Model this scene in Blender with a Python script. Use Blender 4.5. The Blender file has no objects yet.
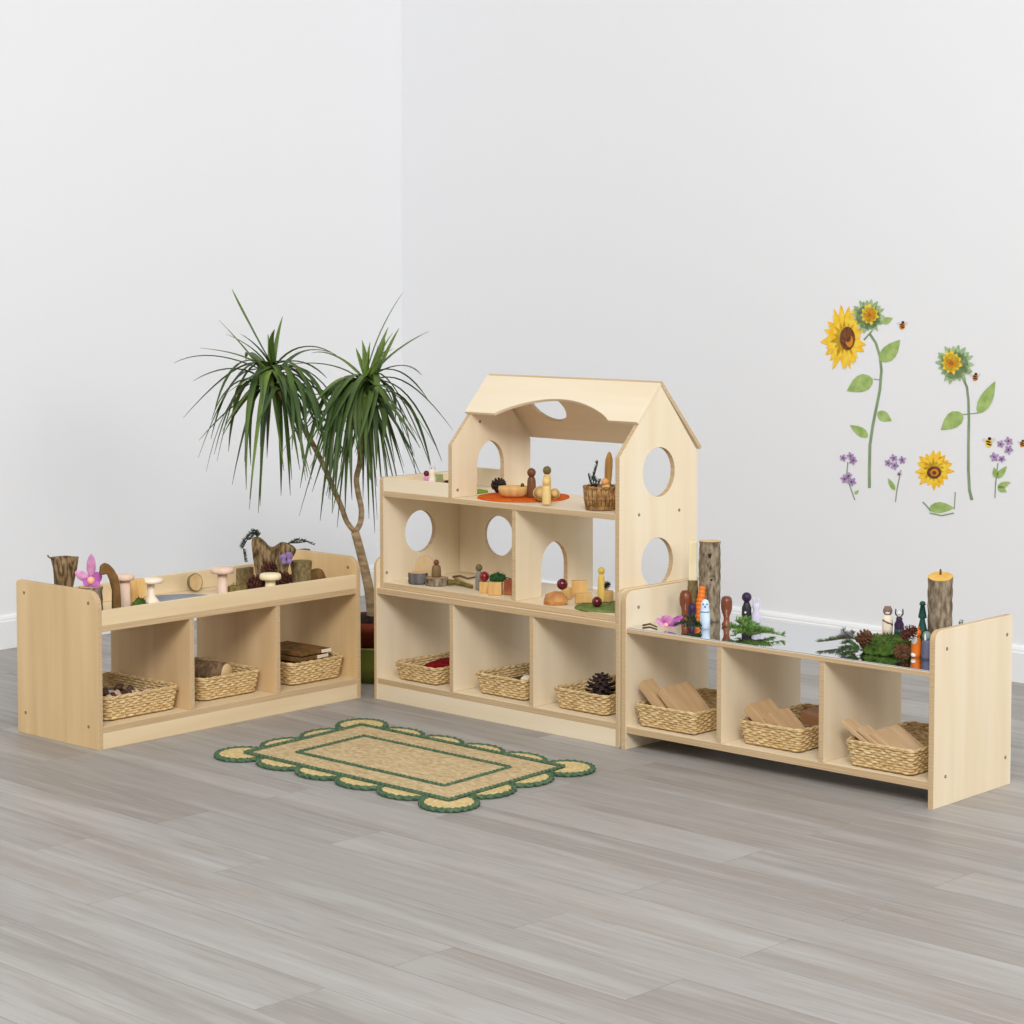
import bpy, bmesh, math, random
from mathutils import Vector, Matrix, noise
C = bpy.context.scene.collection
R = random.Random(11)
PI = math.pi
# ---------------------------------------------------------------- camera
F, PITCH, HC, CY = 2140.94, 0.0613205, 1.32862, 410.137
cp, sp = math.cos(PITCH), math.sin(PITCH)
def proj(p):
    z = p[2] - HC
    d = p[1]*cp - z*sp
    return 512 + F*p[0]/d, CY - F*(p[1]*sp + z*cp)/d, d
def ray(px, py):
    u, v = (px-512)/F, -(py-CY)/F
    return Vector((u, cp + v*sp, -sp + v*cp))
CAM = Vector((0, 0, HC))
def at(px, py, z):
    r = ray(px, py); return CAM + r*((z-HC)/r.z)
def at_plane(px, py, o, n):
    r = ray(px, py); return CAM + r*((o-CAM).dot(n)/r.dot(n))
def at_depth(px, py, y):
    r = ray(px, py); return CAM + r*(y/r.y)
def metres(px, p): return px*proj(p)[2]/F
def ztop(p, py):
    lo, hi = -1, 4
    for _ in range(50):
        m = (lo+hi)/2
        if proj((p[0], p[1], m))[1] > py: lo = m
        else: hi = m
    return lo
UN = {'L': (-1.16528, 5.96565, .84041), 'M': (-.43669, 6.71657, -.76533), 'R': (.30870, 5.98897, -.74932)}
UMAT = {k: Matrix.Translation((x, y, 0)) @ Matrix.Rotation(a, 4, 'Z') for k, (x, y, a) in UN.items()}
def onu(U, u, v, w): return UMAT[U] @ Vector((u, v, w))
def tou(U, p): return UMAT[U].inverted() @ Vector(p)
def spot(U, px, v, w):
    lo, hi = -.5, 2
    for _ in range(50):
        m = (lo+hi)/2
        if proj(onu(U, m, v, w))[0] < px: lo = m
        else: hi = m
    return onu(U, lo, v, w)
# ---------------------------------------------------------------- materials
def lin(c):
    return tuple(((x/255)/12.92 if x/255 <= .04045 else ((x/255+.055)/1.055)**2.4) for x in c)
MATS = {}
def mat(name, rgb, rough=.6, rgb2=None, scale=(20, 20, 20), bump=0, bscale=None, spec=.3, metal=0, detail=4, contrast=(.35, .65), coat=0, sub=0):
    if name in MATS: return MATS[name]
    m = bpy.data.materials.new(name); m.use_nodes = True
    nt = m.node_tree; b = nt.nodes['Principled BSDF']; MATS[name] = m
    b.inputs['Roughness'].default_value = rough; b.inputs['Metallic'].default_value = metal
    b.inputs['Specular IOR Level'].default_value = spec
    if coat: b.inputs['Coat Weight'].default_value = coat; b.inputs['Coat Roughness'].default_value = .25
    c1 = (*lin(rgb), 1)
    b.inputs['Base Color'].default_value = c1
    tc = None
    def coords(s):
        tc = nt.nodes.new('ShaderNodeTexCoord'); mp = nt.nodes.new('ShaderNodeMapping'); mp.inputs['Scale'].default_value = s
        nt.links.new(tc.outputs['Object'], mp.inputs['Vector']); n = nt.nodes.new('ShaderNodeTexNoise')
        n.inputs['Scale'].default_value = 1; n.inputs['Detail'].default_value = detail
        nt.links.new(mp.outputs['Vector'], n.inputs['Vector']); return n
    if rgb2:
        n = coords(scale); cr = nt.nodes.new('ShaderNodeValToRGB')
        cr.color_ramp.elements[0].position, cr.color_ramp.elements[1].position = contrast
        cr.color_ramp.elements[0].color = (*lin(rgb2), 1); cr.color_ramp.elements[1].color = c1
        nt.links.new(n.outputs['Fac'], cr.inputs['Fac']); nt.links.new(cr.outputs['Color'], b.inputs['Base Color'])
    if bump:
        n2 = coords(bscale or scale); bp = nt.nodes.new('ShaderNodeBump'); bp.inputs['Strength'].default_value = bump; bp.inputs['Distance'].default_value = .004
        nt.links.new(n2.outputs['Fac'], bp.inputs['Height']); nt.links.new(bp.outputs['Normal'], b.inputs['Normal'])
    return m
BIRCH = (236, 221, 193); BIRCH2 = (230, 212, 180)
ply_v = mat('birch_ply_upright_grain', BIRCH, .42, BIRCH2, (16, 16, 1.1), spec=.35)
ply_h = mat('birch_ply_lengthwise_grain', BIRCH, .42, BIRCH2, (1.1, 16, 16), spec=.35)
ply_edge = mat('birch_ply_edge', (206, 180, 142), .6, (188, 160, 122), (3, 3, 260), spec=.2)
ply_edge_v = mat('birch_ply_upright_edge', (212, 184, 150), .6, (192, 160, 124), (260, 3, 3), spec=.2)
tan_v = mat('honey_ply_upright_grain', (226, 196, 148), .45, (212, 180, 130), (14, 14, 1.0), spec=.3)
tan_h = mat('honey_ply_lengthwise_grain', (230, 210, 174), .45, (220, 196, 156), (1.0, 14, 14), spec=.3)
tan_d = mat('honey_ply_inner_upright_grain', (226, 196, 152), .45, (212, 180, 134), (14, 14, 1.0), spec=.3)
steel = mat('dark_bolt', (92, 74, 52), .4, metal=.6)
mirror_m = mat('mirror_acrylic', (232, 236, 240), .03, metal=1)
wicker = mat('wicker', (228, 204, 156), .6, (190, 156, 104), (70, 70, 160), spec=.25, bump=.4)
wicker_d = mat('old_wicker', (186, 144, 92), .65, (130, 92, 54), (80, 80, 60), spec=.25, bump=.4)
bark = mat('bark', (146, 120, 92), .9, (84, 64, 46), (80, 80, 40), bump=1, spec=.15, contrast=(.3, .68))
bark_grey = mat('grey_lichen_bark', (160, 146, 124), .9, (84, 68, 50), (95, 95, 34), bump=1, spec=.15, contrast=(.33, .64))
bark_moss = mat('mossy_bark', (146, 132, 92), .9, (100, 80, 54), (90, 90, 60), bump=1, spec=.15, contrast=(.3, .68))
bark_rug = mat('rugged_bark', (150, 126, 92), .95, (66, 50, 34), (110, 110, 30), bump=1, bscale=(70, 70, 20), spec=.12, contrast=(.36, .62))
bark_red = mat('reddish_bark', (134, 96, 58), .9, (92, 72, 36), (40, 40, 25), bump=.8, spec=.15)
cut = mat('cut_wood', (222, 194, 146), .65, (204, 170, 120), (30, 30, 30), spec=.2)
cut_yellow = mat('yellow_cut_wood', (228, 184, 98), .65, (212, 162, 74), (30, 30, 30), spec=.2)
block_m = mat('beech_block', (222, 182, 118), .55, (204, 160, 98), (60, 60, 9), spec=.25)
kraft = mat('pale_brown_block', (200, 168, 128), .6, (188, 154, 112), (8, 40, 40), spec=.2)
board_pale = mat('pale_board', (212, 184, 146), .6, (196, 164, 124), (8, 40, 40), spec=.2)
white_wood = mat('whitewashed_wood', (246, 232, 212), .55, (238, 220, 196), (40, 40, 12), spec=.2)
pink_wood = mat('pinkish_pale_wood', (232, 204, 184), .55, (220, 190, 168), (40, 40, 12), spec=.2)
cream = mat('cream_wood', (238, 226, 190), .55, (228, 214, 174), (40, 40, 12), spec=.2)
dark_peg = mat('dark_stained_wood', (128, 84, 50), .45, (98, 62, 38), (60, 60, 12), spec=.35)
red_peg = mat('mahogany_wood', (136, 72, 40), .35, (104, 50, 28), (50, 50, 10), spec=.5)
pale_peg = mat('natural_peg_wood', (234, 204, 140), .5, (222, 188, 120), (60, 60, 12), spec=.3)
olive = mat('olive_brown_paint', (112, 98, 62), .5)
grey_paint = mat('grey_paint', (132, 128, 118), .5)
red_ball = mat('deep_red_gloss', (128, 14, 28), .16, spec=.6)
wine_ball = mat('dark_wine_gloss', (92, 12, 26), .16, spec=.6)
orange_felt = mat('orange_felt', (214, 104, 30), .95, (190, 82, 24), (70, 70, 70), bump=.5, spec=.1)
green_felt = mat('green_felt', (142, 166, 66), .95, (120, 146, 48), (70, 70, 70), bump=.5, spec=.1)
moss_felt = mat('moss_green_felt', (126, 140, 82), .95, (94, 112, 56), (70, 70, 70), bump=.5, spec=.1)
blue_felt = mat('slate_blue_felt', (148, 152, 162), .8, (138, 142, 152), (60, 60, 60), bump=.3, spec=.2)
moss_m = mat('moss', (84, 108, 46), .95, (48, 68, 28), (90, 90, 90), bump=1, spec=.1)
moss_y = mat('yellow_brown_moss', (150, 136, 82), .95, (104, 90, 48), (90, 90, 90), bump=1, spec=.1)
needle = mat('fir_needle', (72, 108, 48), .6, (46, 76, 36), (40, 40, 40), spec=.25)
needle_d = mat('dark_fir_needle', (68, 84, 60), .6, (48, 62, 48), (40, 40, 40), spec=.25)
twig_m = mat('twig', (120, 92, 60), .85, (84, 62, 38), (60, 60, 60), spec=.15)
twig_g = mat('green_brown_twig', (124, 112, 62), .85, (84, 66, 36), (40, 40, 40), spec=.15)
cone_m = mat('pinecone_scale', (122, 84, 56), .8, (66, 44, 32), (90, 90, 90), spec=.2)
cone_d = mat('dark_pinecone_scale', (78, 62, 58), .8, (40, 32, 34), (90, 90, 90), spec=.2)
cone_r = mat('reddish_pinecone_scale', (108, 62, 50), .8, (56, 34, 30), (90, 90, 90), spec=.2)
pink = mat('pink_petal', (228, 168, 204), .6, (206, 132, 184), (50, 50, 50), spec=.25)
magenta = mat('magenta_petal', (196, 112, 186), .6, (172, 84, 164), (50, 50, 50), spec=.25)
peach = mat('peach_petal', (240, 190, 150), .6)
purple = mat('purple_petal', (142, 116, 166), .6)
orange = mat('orange_paint', (226, 118, 30), .45, spec=.4)
orange_d = mat('dark_orange_paint', (176, 78, 18), .45, spec=.4)
white_p = mat('white_paint', (238, 238, 236), .45)
bluewhite = mat('ice_blue_paint', (206, 222, 238), .4)
blue_p = mat('blue_paint', (96, 128, 168), .45)
black_p = mat('black_paint', (38, 38, 46), .4)
plum = mat('plum_paint', (54, 34, 66), .4)
teal = mat('dark_teal_paint', (26, 74, 66), .4)
slate_p = mat('slate_paint', (98, 98, 122), .45)
lilac = mat('lilac_paint', (206, 200, 218), .5)
brown_p = mat('brown_paint', (130, 104, 92), .5)
redorange = mat('red_orange_paint', (208, 80, 40), .45)
shell_w = mat('shell_white', (232, 218, 202), .4, (178, 140, 110), (60, 60, 60), spec=.4)
shell_b = mat('shell_brown', (96, 66, 50), .5, (60, 40, 32), (60, 60, 60), spec=.4)
crimson = mat('crimson_felt', (138, 24, 28), .9, (104, 14, 20), (50, 50, 50), bump=.6, spec=.1)
soil = mat('potting_soil', (52, 34, 30), .95, (30, 20, 18), (60, 60, 60), bump=1, spec=.1)
terracotta = mat('dark_terracotta', (122, 54, 34), .6, spec=.2)
green_pot = mat('olive_green_glaze', (104, 112, 40), .35, spec=.4)
leaf_m = mat('dracaena_leaf', (86, 108, 46), .5, (52, 76, 32), (7, 7, 5), spec=.4)
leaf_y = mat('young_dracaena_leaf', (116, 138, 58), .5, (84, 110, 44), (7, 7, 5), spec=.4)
trunk_m = mat('dracaena_stem', (176, 154, 120), .85, (134, 112, 82), (26, 26, 70), bump=.6, spec=.15)
jute = mat('jute', (212, 190, 150), .95, (176, 150, 110), (60, 170, 60), bump=1, spec=.1)
jute_lobe = mat('pale_jute', (224, 200, 150), .95, (192, 166, 108), (120, 120, 60), bump=1, spec=.1)
green_braid = mat('green_jute_braid', (98, 120, 92), .95, (64, 90, 68), (110, 110, 60), bump=1, spec=.1)
wall_m = mat('white_wall_paint', (236, 237, 239), .75, spec=.2)
skirt_m = mat('white_gloss_paint', (238, 239, 240), .45, spec=.3)
# decal inks
d_yel = mat('decal_yellow', (250, 218, 78), .7, (244, 194, 44), (40, 40, 40)); d_yel2 = mat('decal_deep_yellow', (249, 208, 66), .7, (243, 184, 44), (40, 40, 40))
d_brn = mat('decal_brown', (134, 82, 46), .7, (92, 52, 36), (120, 120, 120)); d_or = mat('decal_amber', (214, 138, 40), .7)
d_grn = mat('decal_leaf_green', (176, 198, 124), .7, (142, 172, 92), (30, 30, 30)); d_stem = mat('decal_stem_green', (150, 168, 132), .7, (120, 142, 104), (20, 20, 9))
d_sage = mat('decal_sage_green', (178, 200, 152), .7, (140, 174, 120), (40, 40, 40))
d_lil = mat('decal_lilac', (192, 166, 204), .7, (164, 134, 184), (80, 80, 80)); d_blk = mat('decal_black', (58, 44, 40), .7); d_wing = mat('decal_wing', (222, 212, 214), .7)
# ---------------------------------------------------------------- mesh building
class MB:
    def __init__(s): s.b = bmesh.new()
    def add(s, verts, faces, M=None, smooth=False, mi=0):
        vs = [s.b.verts.new((M @ Vector(v)) if M else v) for v in verts]
        for f in faces:
            try:
                q = s.b.faces.new([vs[i] for i in f]); q.smooth = smooth; q.material_index = mi
            except ValueError: pass
        return s
    def box(s, x0, x1, y0, y1, z0, z1, M=None, bev=.0012, mi=0):
        t = bmesh.new(); bmesh.ops.create_cube(t, size=1)
        for v in t.verts: v.co = Vector(((x0+x1)/2 + v.co.x*(x1-x0), (y0+y1)/2 + v.co.y*(y1-y0), (z0+z1)/2 + v.co.z*(z1-z0)))
        if bev: bmesh.ops.bevel(t, geom=list(t.edges), offset=bev, segments=2, affect='EDGES', profile=.6)
        t.verts.index_update()
        s.add([v.co.copy() for v in t.verts], [[v.index for v in f.verts] for f in t.faces], M, False, mi); t.free(); return s
    def lathe(s, prof, n=20, M=None, smooth=True, mi=0, wob=0, seed=0):
        vs, fs = [], []
        for i, (r, z) in enumerate(prof):
            for k in range(n):
                a = 2*PI*k/n; rr = r
                if wob: rr *= 1 + wob*noise.noise(Vector((math.cos(a)*1.6, math.sin(a)*1.6, z*14 + seed)))
                vs.append((rr*math.cos(a), rr*math.sin(a), z))
        for i in range(len(prof)-1):
            for k in range(n):
                fs.append((i*n+k, i*n+(k+1) % n, (i+1)*n+(k+1) % n, (i+1)*n+k))
        if prof[0][0] > 1e-5: fs.append(tuple(reversed(range(n))))
        if prof[-1][0] > 1e-5: fs.append(tuple((len(prof)-1)*n+k for k in range(n)))
        s.add(vs, fs, M, smooth, mi); return s
    def ball(s, r, c=(0, 0, 0), n=16, sc=(1, 1, 1), M=None, mi=0):
        prof = [(r*math.sin(PI*i/n)+(1e-6), -r*math.cos(PI*i/n)) for i in range(n+1)]
        T = Matrix.Translation(c) @ Matrix.Diagonal((*sc, 1))
        return s.lathe(prof, n+4, (M @ T) if M else T, True, mi)
    def tube(s, pts, rad, n=6, closed=False, smooth=True, M=None, mi=0):
        pts = [Vector(p) for p in pts]; m = len(pts); vs, fs = [], []
        tot = sum((abs((b-a).z) for a, b in zip(pts[:-1], pts[1:])), 0); run = sum(((b-a).length for a, b in zip(pts[:-1], pts[1:])), 1e-9)
        up = Vector((0, 1, 0)) if tot/run > .6 else Vector((0, 0, 1))
        for i, p in enumerate(pts):
            a = pts[(i-1) % m] if (closed or i) else p; b = pts[(i+1) % m] if (closed or i < m-1) else p
            t = (b-a).normalized()
            x = t.cross(up) if abs(t.dot(up)) < .97 else t.cross(Vector((1, 0, 0)))
            x.normalize(); y = x.cross(t)
            r = rad[i] if isinstance(rad, (list, tuple)) else rad
            for k in range(n): vs.append(p + x*(r*math.cos(2*PI*k/n)) + y*(r*math.sin(2*PI*k/n)))
        for i in range(m if closed else m-1):
            j = (i+1) % m
            for k in range(n): fs.append((i*n+k, j*n+k, j*n+(k+1) % n, i*n+(k+1) % n))
        if not closed: fs += [tuple(range(n)), tuple((m-1)*n+k for k in reversed(range(n)))]
        return s.add(vs, fs, M, smooth, mi)
    def prism(s, poly, z0, z1, M=None, mi=0, smooth=False):
        n = len(poly); vs = [(x, y, z0) for x, y in poly] + [(x, y, z1) for x, y in poly]
        fs = [tuple(reversed(range(n))), tuple(range(n, 2*n))] + [(i, (i+1) % n, n+(i+1) % n, n+i) for i in range(n)]
        return s.add(vs, fs, M, smooth, mi)
    def blade(s, pts, w, fold=.25, n=None, mi=0, side=None):
        # a leaf strip with a V fold; pts along its midrib
        vs, fs = [], []; m = len(pts)
        for i, p in enumerate(pts):
            p = Vector(p); t = (Vector(pts[min(i+1, m-1)]) - Vector(pts[max(i-1, 0)])).normalized()
            sd = side if side else t.cross(Vector((0, 0, 1)))
            sd = Vector(sd)
            if sd.length < 1e-4: sd = Vector((1, 0, 0))
            sd.normalize(); nn = sd.cross(t).normalized(); q = i/(m-1)
            ww = w*(.55+.45*min(1, q*5))*(1-q**3.2)+.0004
            vs += [p - sd*ww + nn*ww*fold, p, p + sd*ww + nn*ww*fold]
        for i in range(m-1):
            for k in (0, 1): fs.append((i*3+k, i*3+k+1, i*3+3+k+1, i*3+3+k))
        return s.add(vs, fs, None, True, mi)
    def build(s, name, m, parent=None, recalc=True):
        if recalc: bmesh.ops.recalc_face_normals(s.b, faces=s.b.faces)
        me = bpy.data.meshes.new(name); s.b.to_mesh(me); s.b.free()
        for q in (m if isinstance(m, (list, tuple)) else [m]): me.materials.append(q)
        o = bpy.data.objects.new(name, me); C.objects.link(o)
        if parent: o.parent = parent
        return o
def tag(o, label, cat, group=None):
    o['label'] = label; o['category'] = cat
    if group: o['group'] = group
    return o
def thing(name, label, cat, loc=(0, 0, 0), rz=0, group=None):
    o = bpy.data.objects.new(name, None); C.objects.link(o); o.empty_display_size = .05
    o.location = loc; o.rotation_euler = (0, 0, rz)
    return tag(o, label, cat, group)
def place(o, loc, rz=0): o.location = loc; o.rotation_euler = (0, 0, rz); return o
def struct(name, mb, m, label=None, cat=None):
    o = mb.build(name, m); o['kind'] = 'structure'
    if label: o['label'] = label; o['category'] = cat
    return o
def panel(name, outline, holes, t, M, mats, parent, bev=.0012):
    """flat board cut from an outline with holes: in-plane a,b and thickness 0..t, mapped by M"""
    cu = bpy.data.curves.new(name, 'CURVE'); cu.dimensions = '2D'; cu.fill_mode = 'BOTH'
    cu.extrude = t/2 - bev; cu.bevel_depth = bev; cu.bevel_resolution = 1; cu.offset = -bev
    for loop in [outline]+holes:
        sp_ = cu.splines.new('POLY'); sp_.points.add(len(loop)-1); sp_.use_cyclic_u = True
        for q, (a, b) in zip(sp_.points, loop): q.co = (a, b, 0, 1)
    ob = bpy.data.objects.new(name, cu); C.objects.link(ob)
    dg = bpy.context.evaluated_depsgraph_get(); me = bpy.data.meshes.new_from_object(ob.evaluated_get(dg))
    bpy.data.objects.remove(ob); me.name = name; me.materials.clear()
    for q in mats: me.materials.append(q)
    for p in me.polygons: p.material_index = 0 if abs(p.normal.z) > .7 else len(mats)-1; p.use_smooth = False
    me.transform(M @ Matrix.Translation((0, 0, t/2)))
    if M.determinant() < 0: me.flip_normals()
    o = bpy.data.objects.new(name, me); C.objects.link(o); o.parent = parent
    return o
def XM(u): # a->v, b->w, thickness->+u from u
    return Matrix(((0, 0, 1, u), (1, 0, 0, 0), (0, 1, 0, 0), (0, 0, 0, 1)))
def YM(v): # a->u, b->w, thickness->+v
    return Matrix(((1, 0, 0, 0), (0, 0, 1, v), (0, 1, 0, 0), (0, 0, 0, 1)))
def rrect(a0, a1, b0, b1, r00=0, r10=0, r11=0, r01=0, n=6):
    out = []
    for (ca, cb, r, s) in ((a0, b0, r00, 2), (a1, b0, r10, 3), (a1, b1, r11, 0), (a0, b1, r01, 1)):
        if r <= 0: out.append((ca, cb)); continue
        xx = ca + r*(1 if s in (1, 2) else -1); yy = cb + r*(1 if s in (2, 3) else -1)
        for i in range(n+1):
            th = PI/2*s + PI/2*i/n; out.append((xx+r*math.cos(th), yy+r*math.sin(th)))
    return out
def circ(a, b, r, rb=None, n=36): return [(a+r*math.cos(2*PI*i/n), b+(rb or r)*math.sin(2*PI*i/n)) for i in range(n)]
def arch(a0, a1, b0, b1, n=8):
    # pointed arch doorway from b0 up to b1
    h = (a1-a0)*.62; pts = [(a0, b0), (a0, b1-h)]; m = (a0+a1)/2
    for i in range(1, n+1): q = i/n; pts.append((a0+(m-a0)*(1-math.cos(q*PI/2*.93))/(1-math.cos(PI/2*.93)), b1-h+h*math.sin(q*PI/2*.93)/math.sin(PI/2*.93)))
    L = pts[:]; pts += [(2*m-a, b) for a, b in reversed(L[:-1])]
    return pts
def wood_box(name, x0, x1, y0, y1, z0, z1, mats, parent, edge_axis='y'):
    """a plain board: faces get mats[0], the cut front edge mats[1]"""
    o = MB().box(x0, x1, y0, y1, z0, z1).build(name, list(mats), parent)
    i = 'xyz'.index(edge_axis)
    for p in o.data.polygons: p.material_index = 1 if abs(p.normal[i]) > .7 else 0
    return o
def screw(parent, u, v, w, out):
    M = Matrix.Translation((u, v, w)) @ Matrix.Rotation(PI/2*out, 4, 'Y')
    return MB().lathe([(.0045, -.0008), (.0045, .0006), (.0022, .0006), (.0018, -.0003)], 12, M).build('bolt', steel, parent)
# ================================================================ SETTING
T = .0165
AW = .82708; CX, CYW = -.46857, 9.12175; AR = -.77901
dl = Vector((math.cos(AW), math.sin(AW), 0)); dr = Vector((math.cos(AR), math.sin(AR), 0))
corner = Vector((CX, CYW, 0)); HW = 3.4
nl = Vector((math.sin(AW), -math.cos(AW), 0)); nr = Vector((math.sin(AR), -math.cos(AR), 0))
def wallbox(name, a, b, n, m, lab):
    mb = MB(); o = -n*.12
    P = [a, b, b+o, a+o]
    mb.add([Vector((q.x, q.y, -.1)) for q in P]+[Vector((q.x, q.y, HW)) for q in P],
           [(0, 1, 2, 3), (4, 5, 6, 7), (0, 1, 5, 4), (1, 2, 6, 5), (2, 3, 7, 6), (3, 0, 4, 7)])
    return struct(name, mb, m, lab, 'wall')
wallbox('wall_left', corner-dl*7.5, corner+dl*.12, nl, wall_m, 'plain white wall behind the left shelf unit and plant')
wallbox('wall_right', corner, corner+dr*8.5, nr, wall_m, 'plain white wall with the sunflower decals')
def skirting(name, a, d, n, s0, s1, lab):
    prof = [(0, 0), (.016, 0), (.016, .098), (.0125, .101), (.0125, .108), (.009, .116), (.005, .12), (0, .12)]
    mb = MB(); vs = []
    for s in (s0, s1):
        for q, z in prof: p = a + d*s + n*q; vs.append((p.x, p.y, z))
    k = len(prof)
    mb.add(vs, [(i, (i+1) % k, k+(i+1) % k, k+i) for i in range(k)]+[tuple(range(k)), tuple(range(k, 2*k))])
    return struct(name, mb, skirt_m, lab, 'baseboard')
skirting('baseboard_left', corner, dl, nl, -7.5, -.016, 'white moulded baseboard along the left wall')
skirting('baseboard_right', corner, dr, nr, 0, 8.5, 'white moulded baseboard along the right wall')
# floor, laid along the right-hand wall
FA = -.769
fl = MB().box(-7, 7, -7, 7, -.1, 0, bev=0)
def floor_material():
    m = bpy.data.materials.new('grey_wood_plank_floor'); m.use_nodes = True; nt = m.node_tree; N = nt.nodes; Lk = nt.links
    b = N['Principled BSDF']; b.inputs['Specular IOR Level'].default_value = .3
    tc = N.new('ShaderNodeTexCoord'); mp = N.new('ShaderNodeMapping')
    Lk.new(tc.outputs['Object'], mp.inputs['Vector'])
    n0 = 2.59 - .17*round(2.59/.17)
    # local y of the floor object = distance across planks; floor origin is at FO
    mp.inputs['Location'].default_value = (.35, FOY - n0, 0)
    br = N.new('ShaderNodeTexBrick'); br.offset = .37; br.offset_frequency = 2; br.squash = 1
    br.inputs['Color1'].default_value = (*lin((164, 160, 156)), 1); br.inputs['Color2'].default_value = (*lin((143, 137, 131)), 1)
    br.inputs['Mortar'].default_value = (*lin((118, 112, 107)), 1)
    for k, v in (('Scale', 1), ('Mortar Size', .0011), ('Mortar Smooth', .3), ('Bias', 0), ('Brick Width', 1.22), ('Row Height', .17)): br.inputs[k].default_value = v
    Lk.new(mp.outputs['Vector'], br.inputs['Vector'])
    # per-plank random tone
    def mixc(a, bb, fac, mode='MIX'):
        x = N.new('ShaderNodeMix'); x.data_type = 'RGBA'; x.blend_type = mode
        if isinstance(fac, float): x.inputs['Factor'].default_value = fac
        else: Lk.new(fac, x.inputs['Factor'])
        Lk.new(a, x.inputs[6]) if hasattr(a, 'is_linked') else None
        if hasattr(bb, 'is_linked'): Lk.new(bb, x.inputs[7])
        else: x.inputs[7].default_value = bb
        return x.outputs[2]
    def nz(scale, detail, lo, hi, dist=0):
        m2 = N.new('ShaderNodeMapping'); m2.inputs['Scale'].default_value = scale; Lk.new(tc.outputs['Object'], m2.inputs['Vector'])
        # each plank shows its own piece of grain
        add = N.new('ShaderNodeVectorMath'); add.operation = 'ADD'; mul = N.new('ShaderNodeVectorMath'); mul.operation = 'SCALE'; mul.inputs['Scale'].default_value = 40
        Lk.new(br.outputs['Color'], mul.inputs[0]); Lk.new(m2.outputs['Vector'], add.inputs[0]); Lk.new(mul.outputs[0], add.inputs[1])
        n = N.new('ShaderNodeTexNoise'); n.inputs['Scale'].default_value = 1; n.inputs['Detail'].default_value = detail; n.inputs['Distortion'].default_value = dist
        Lk.new(add.outputs[0], n.inputs['Vector'])
        r = N.new('ShaderNodeMapRange'); r.inputs['From Min'].default_value = lo; r.inputs['From Max'].default_value = hi
        Lk.new(n.outputs['Fac'], r.inputs['Value']); return r.outputs['Result']
    c = br.outputs['Color']
    c = mixc(c, (*lin((144, 134, 124)), 1), mulf(nt, nz((1.3, 7, 1), 3, .46, .75, .6), .75))
    c = mixc(c, (*lin((178, 176, 172)), 1), mulf(nt, nz((1.0, 14, 1), 5, .48, .72, .5), .7))
    c = mixc(c, (*lin((130, 124, 118)), 1), mulf(nt, nz((2.2, 45, 1), 4, .55, .78, .8), .5))
    c = mixc(c, (*lin((182, 180, 177)), 1), mulf(nt, nz((5, 110, 1), 4, .5, .72, .6), .3))
    c = mixc(c, (*lin((120, 113, 107)), 1), mulf(nt, nz((4, 80, 1), 5, .54, .74, 1.2), .26))
    Lk.new(c, b.inputs['Base Color'])
    r2 = N.new('ShaderNodeMapRange'); r2.inputs['To Min'].default_value = .38; r2.inputs['To Max'].default_value = .55
    Lk.new(nz((3, 30, 1), 3, .3, .7), r2.inputs['Value']); Lk.new(r2.outputs['Result'], b.inputs['Roughness'])
    bp = N.new('ShaderNodeBump'); bp.inputs['Strength'].default_value = .25; bp.inputs['Distance'].default_value = .002; bp.invert = True
    Lk.new(br.outputs['Fac'], bp.inputs['Height']); Lk.new(bp.outputs['Normal'], b.inputs['Normal'])
    return m
def mulf(nt, s, k):
    x = nt.nodes.new('ShaderNodeMath'); x.operation = 'MULTIPLY'; x.inputs[1].default_value = k; nt.links.new(s, x.inputs[0]); return x.outputs[0]
FO = Vector((-.3, 4.6, 0)); FOY = -FO.x*math.sin(FA) + FO.y*math.cos(FA)
floor = struct('floor', fl, floor_material(), 'grey wood plank floor of the room', 'floor'); floor.location = FO; floor.rotation_euler = (0, 0, FA)
# ================================================================ SHELF UNITS
HH = .4505
def dividers(L):
    bay = (L-4*T)/3
    return [T+bay, T+bay+T+bay]
# ---- left unit: tray top with rails
Lx, Ly, La = UN['L']; LL, LD = 1.0277, .384; LTRAY = .351
uL = thing('shelf_unit', 'low honey-coloured wooden shelf unit with a railed tray top, left of the plant', 'shelf', (Lx, Ly, 0), La)
for u0, out in ((0, -1), (LL-T, 1)):
    sp1 = panel('side_panel', rrect(0, LD, 0, HH, 0, 0, .012, .045), [], T, XM(u0), [tan_v, ply_edge], uL)
    for v, w in ((.04, .415), (.345, .415), (.045, .062), (.345, .062)):
        screw(sp1, u0 if out < 0 else u0+T, v, w, out)
        if out > 0 and w > .4: screw(sp1, u0, v, w, -1)
wood_box('bottom_shelf', T, LL-T, .003, LD-.004, .0465, .0640, (tan_h, ply_edge), uL)
wood_box('plinth', T, LL-T, .002, .018, 0, .0462, (tan_h, tan_h), uL)
wood_box('tray_board', T, LL-T, .002, LD-.003, .3346, LTRAY, (tan_h, ply_edge), uL)
wood_box('tray_rail', T, LL-T, .002, .016, LTRAY+.0003, .3951, (tan_h, tan_h), uL, 'z')
wood_box('tray_rail', T, LL-T, LD-.018, LD-.004, LTRAY+.0003, .408, (tan_h, tan_h), uL, 'z')
for u in dividers(LL): wood_box('divider', u, u+T, .004, LD-.004, .0642, .3344, (tan_d, ply_edge), uL)
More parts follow.
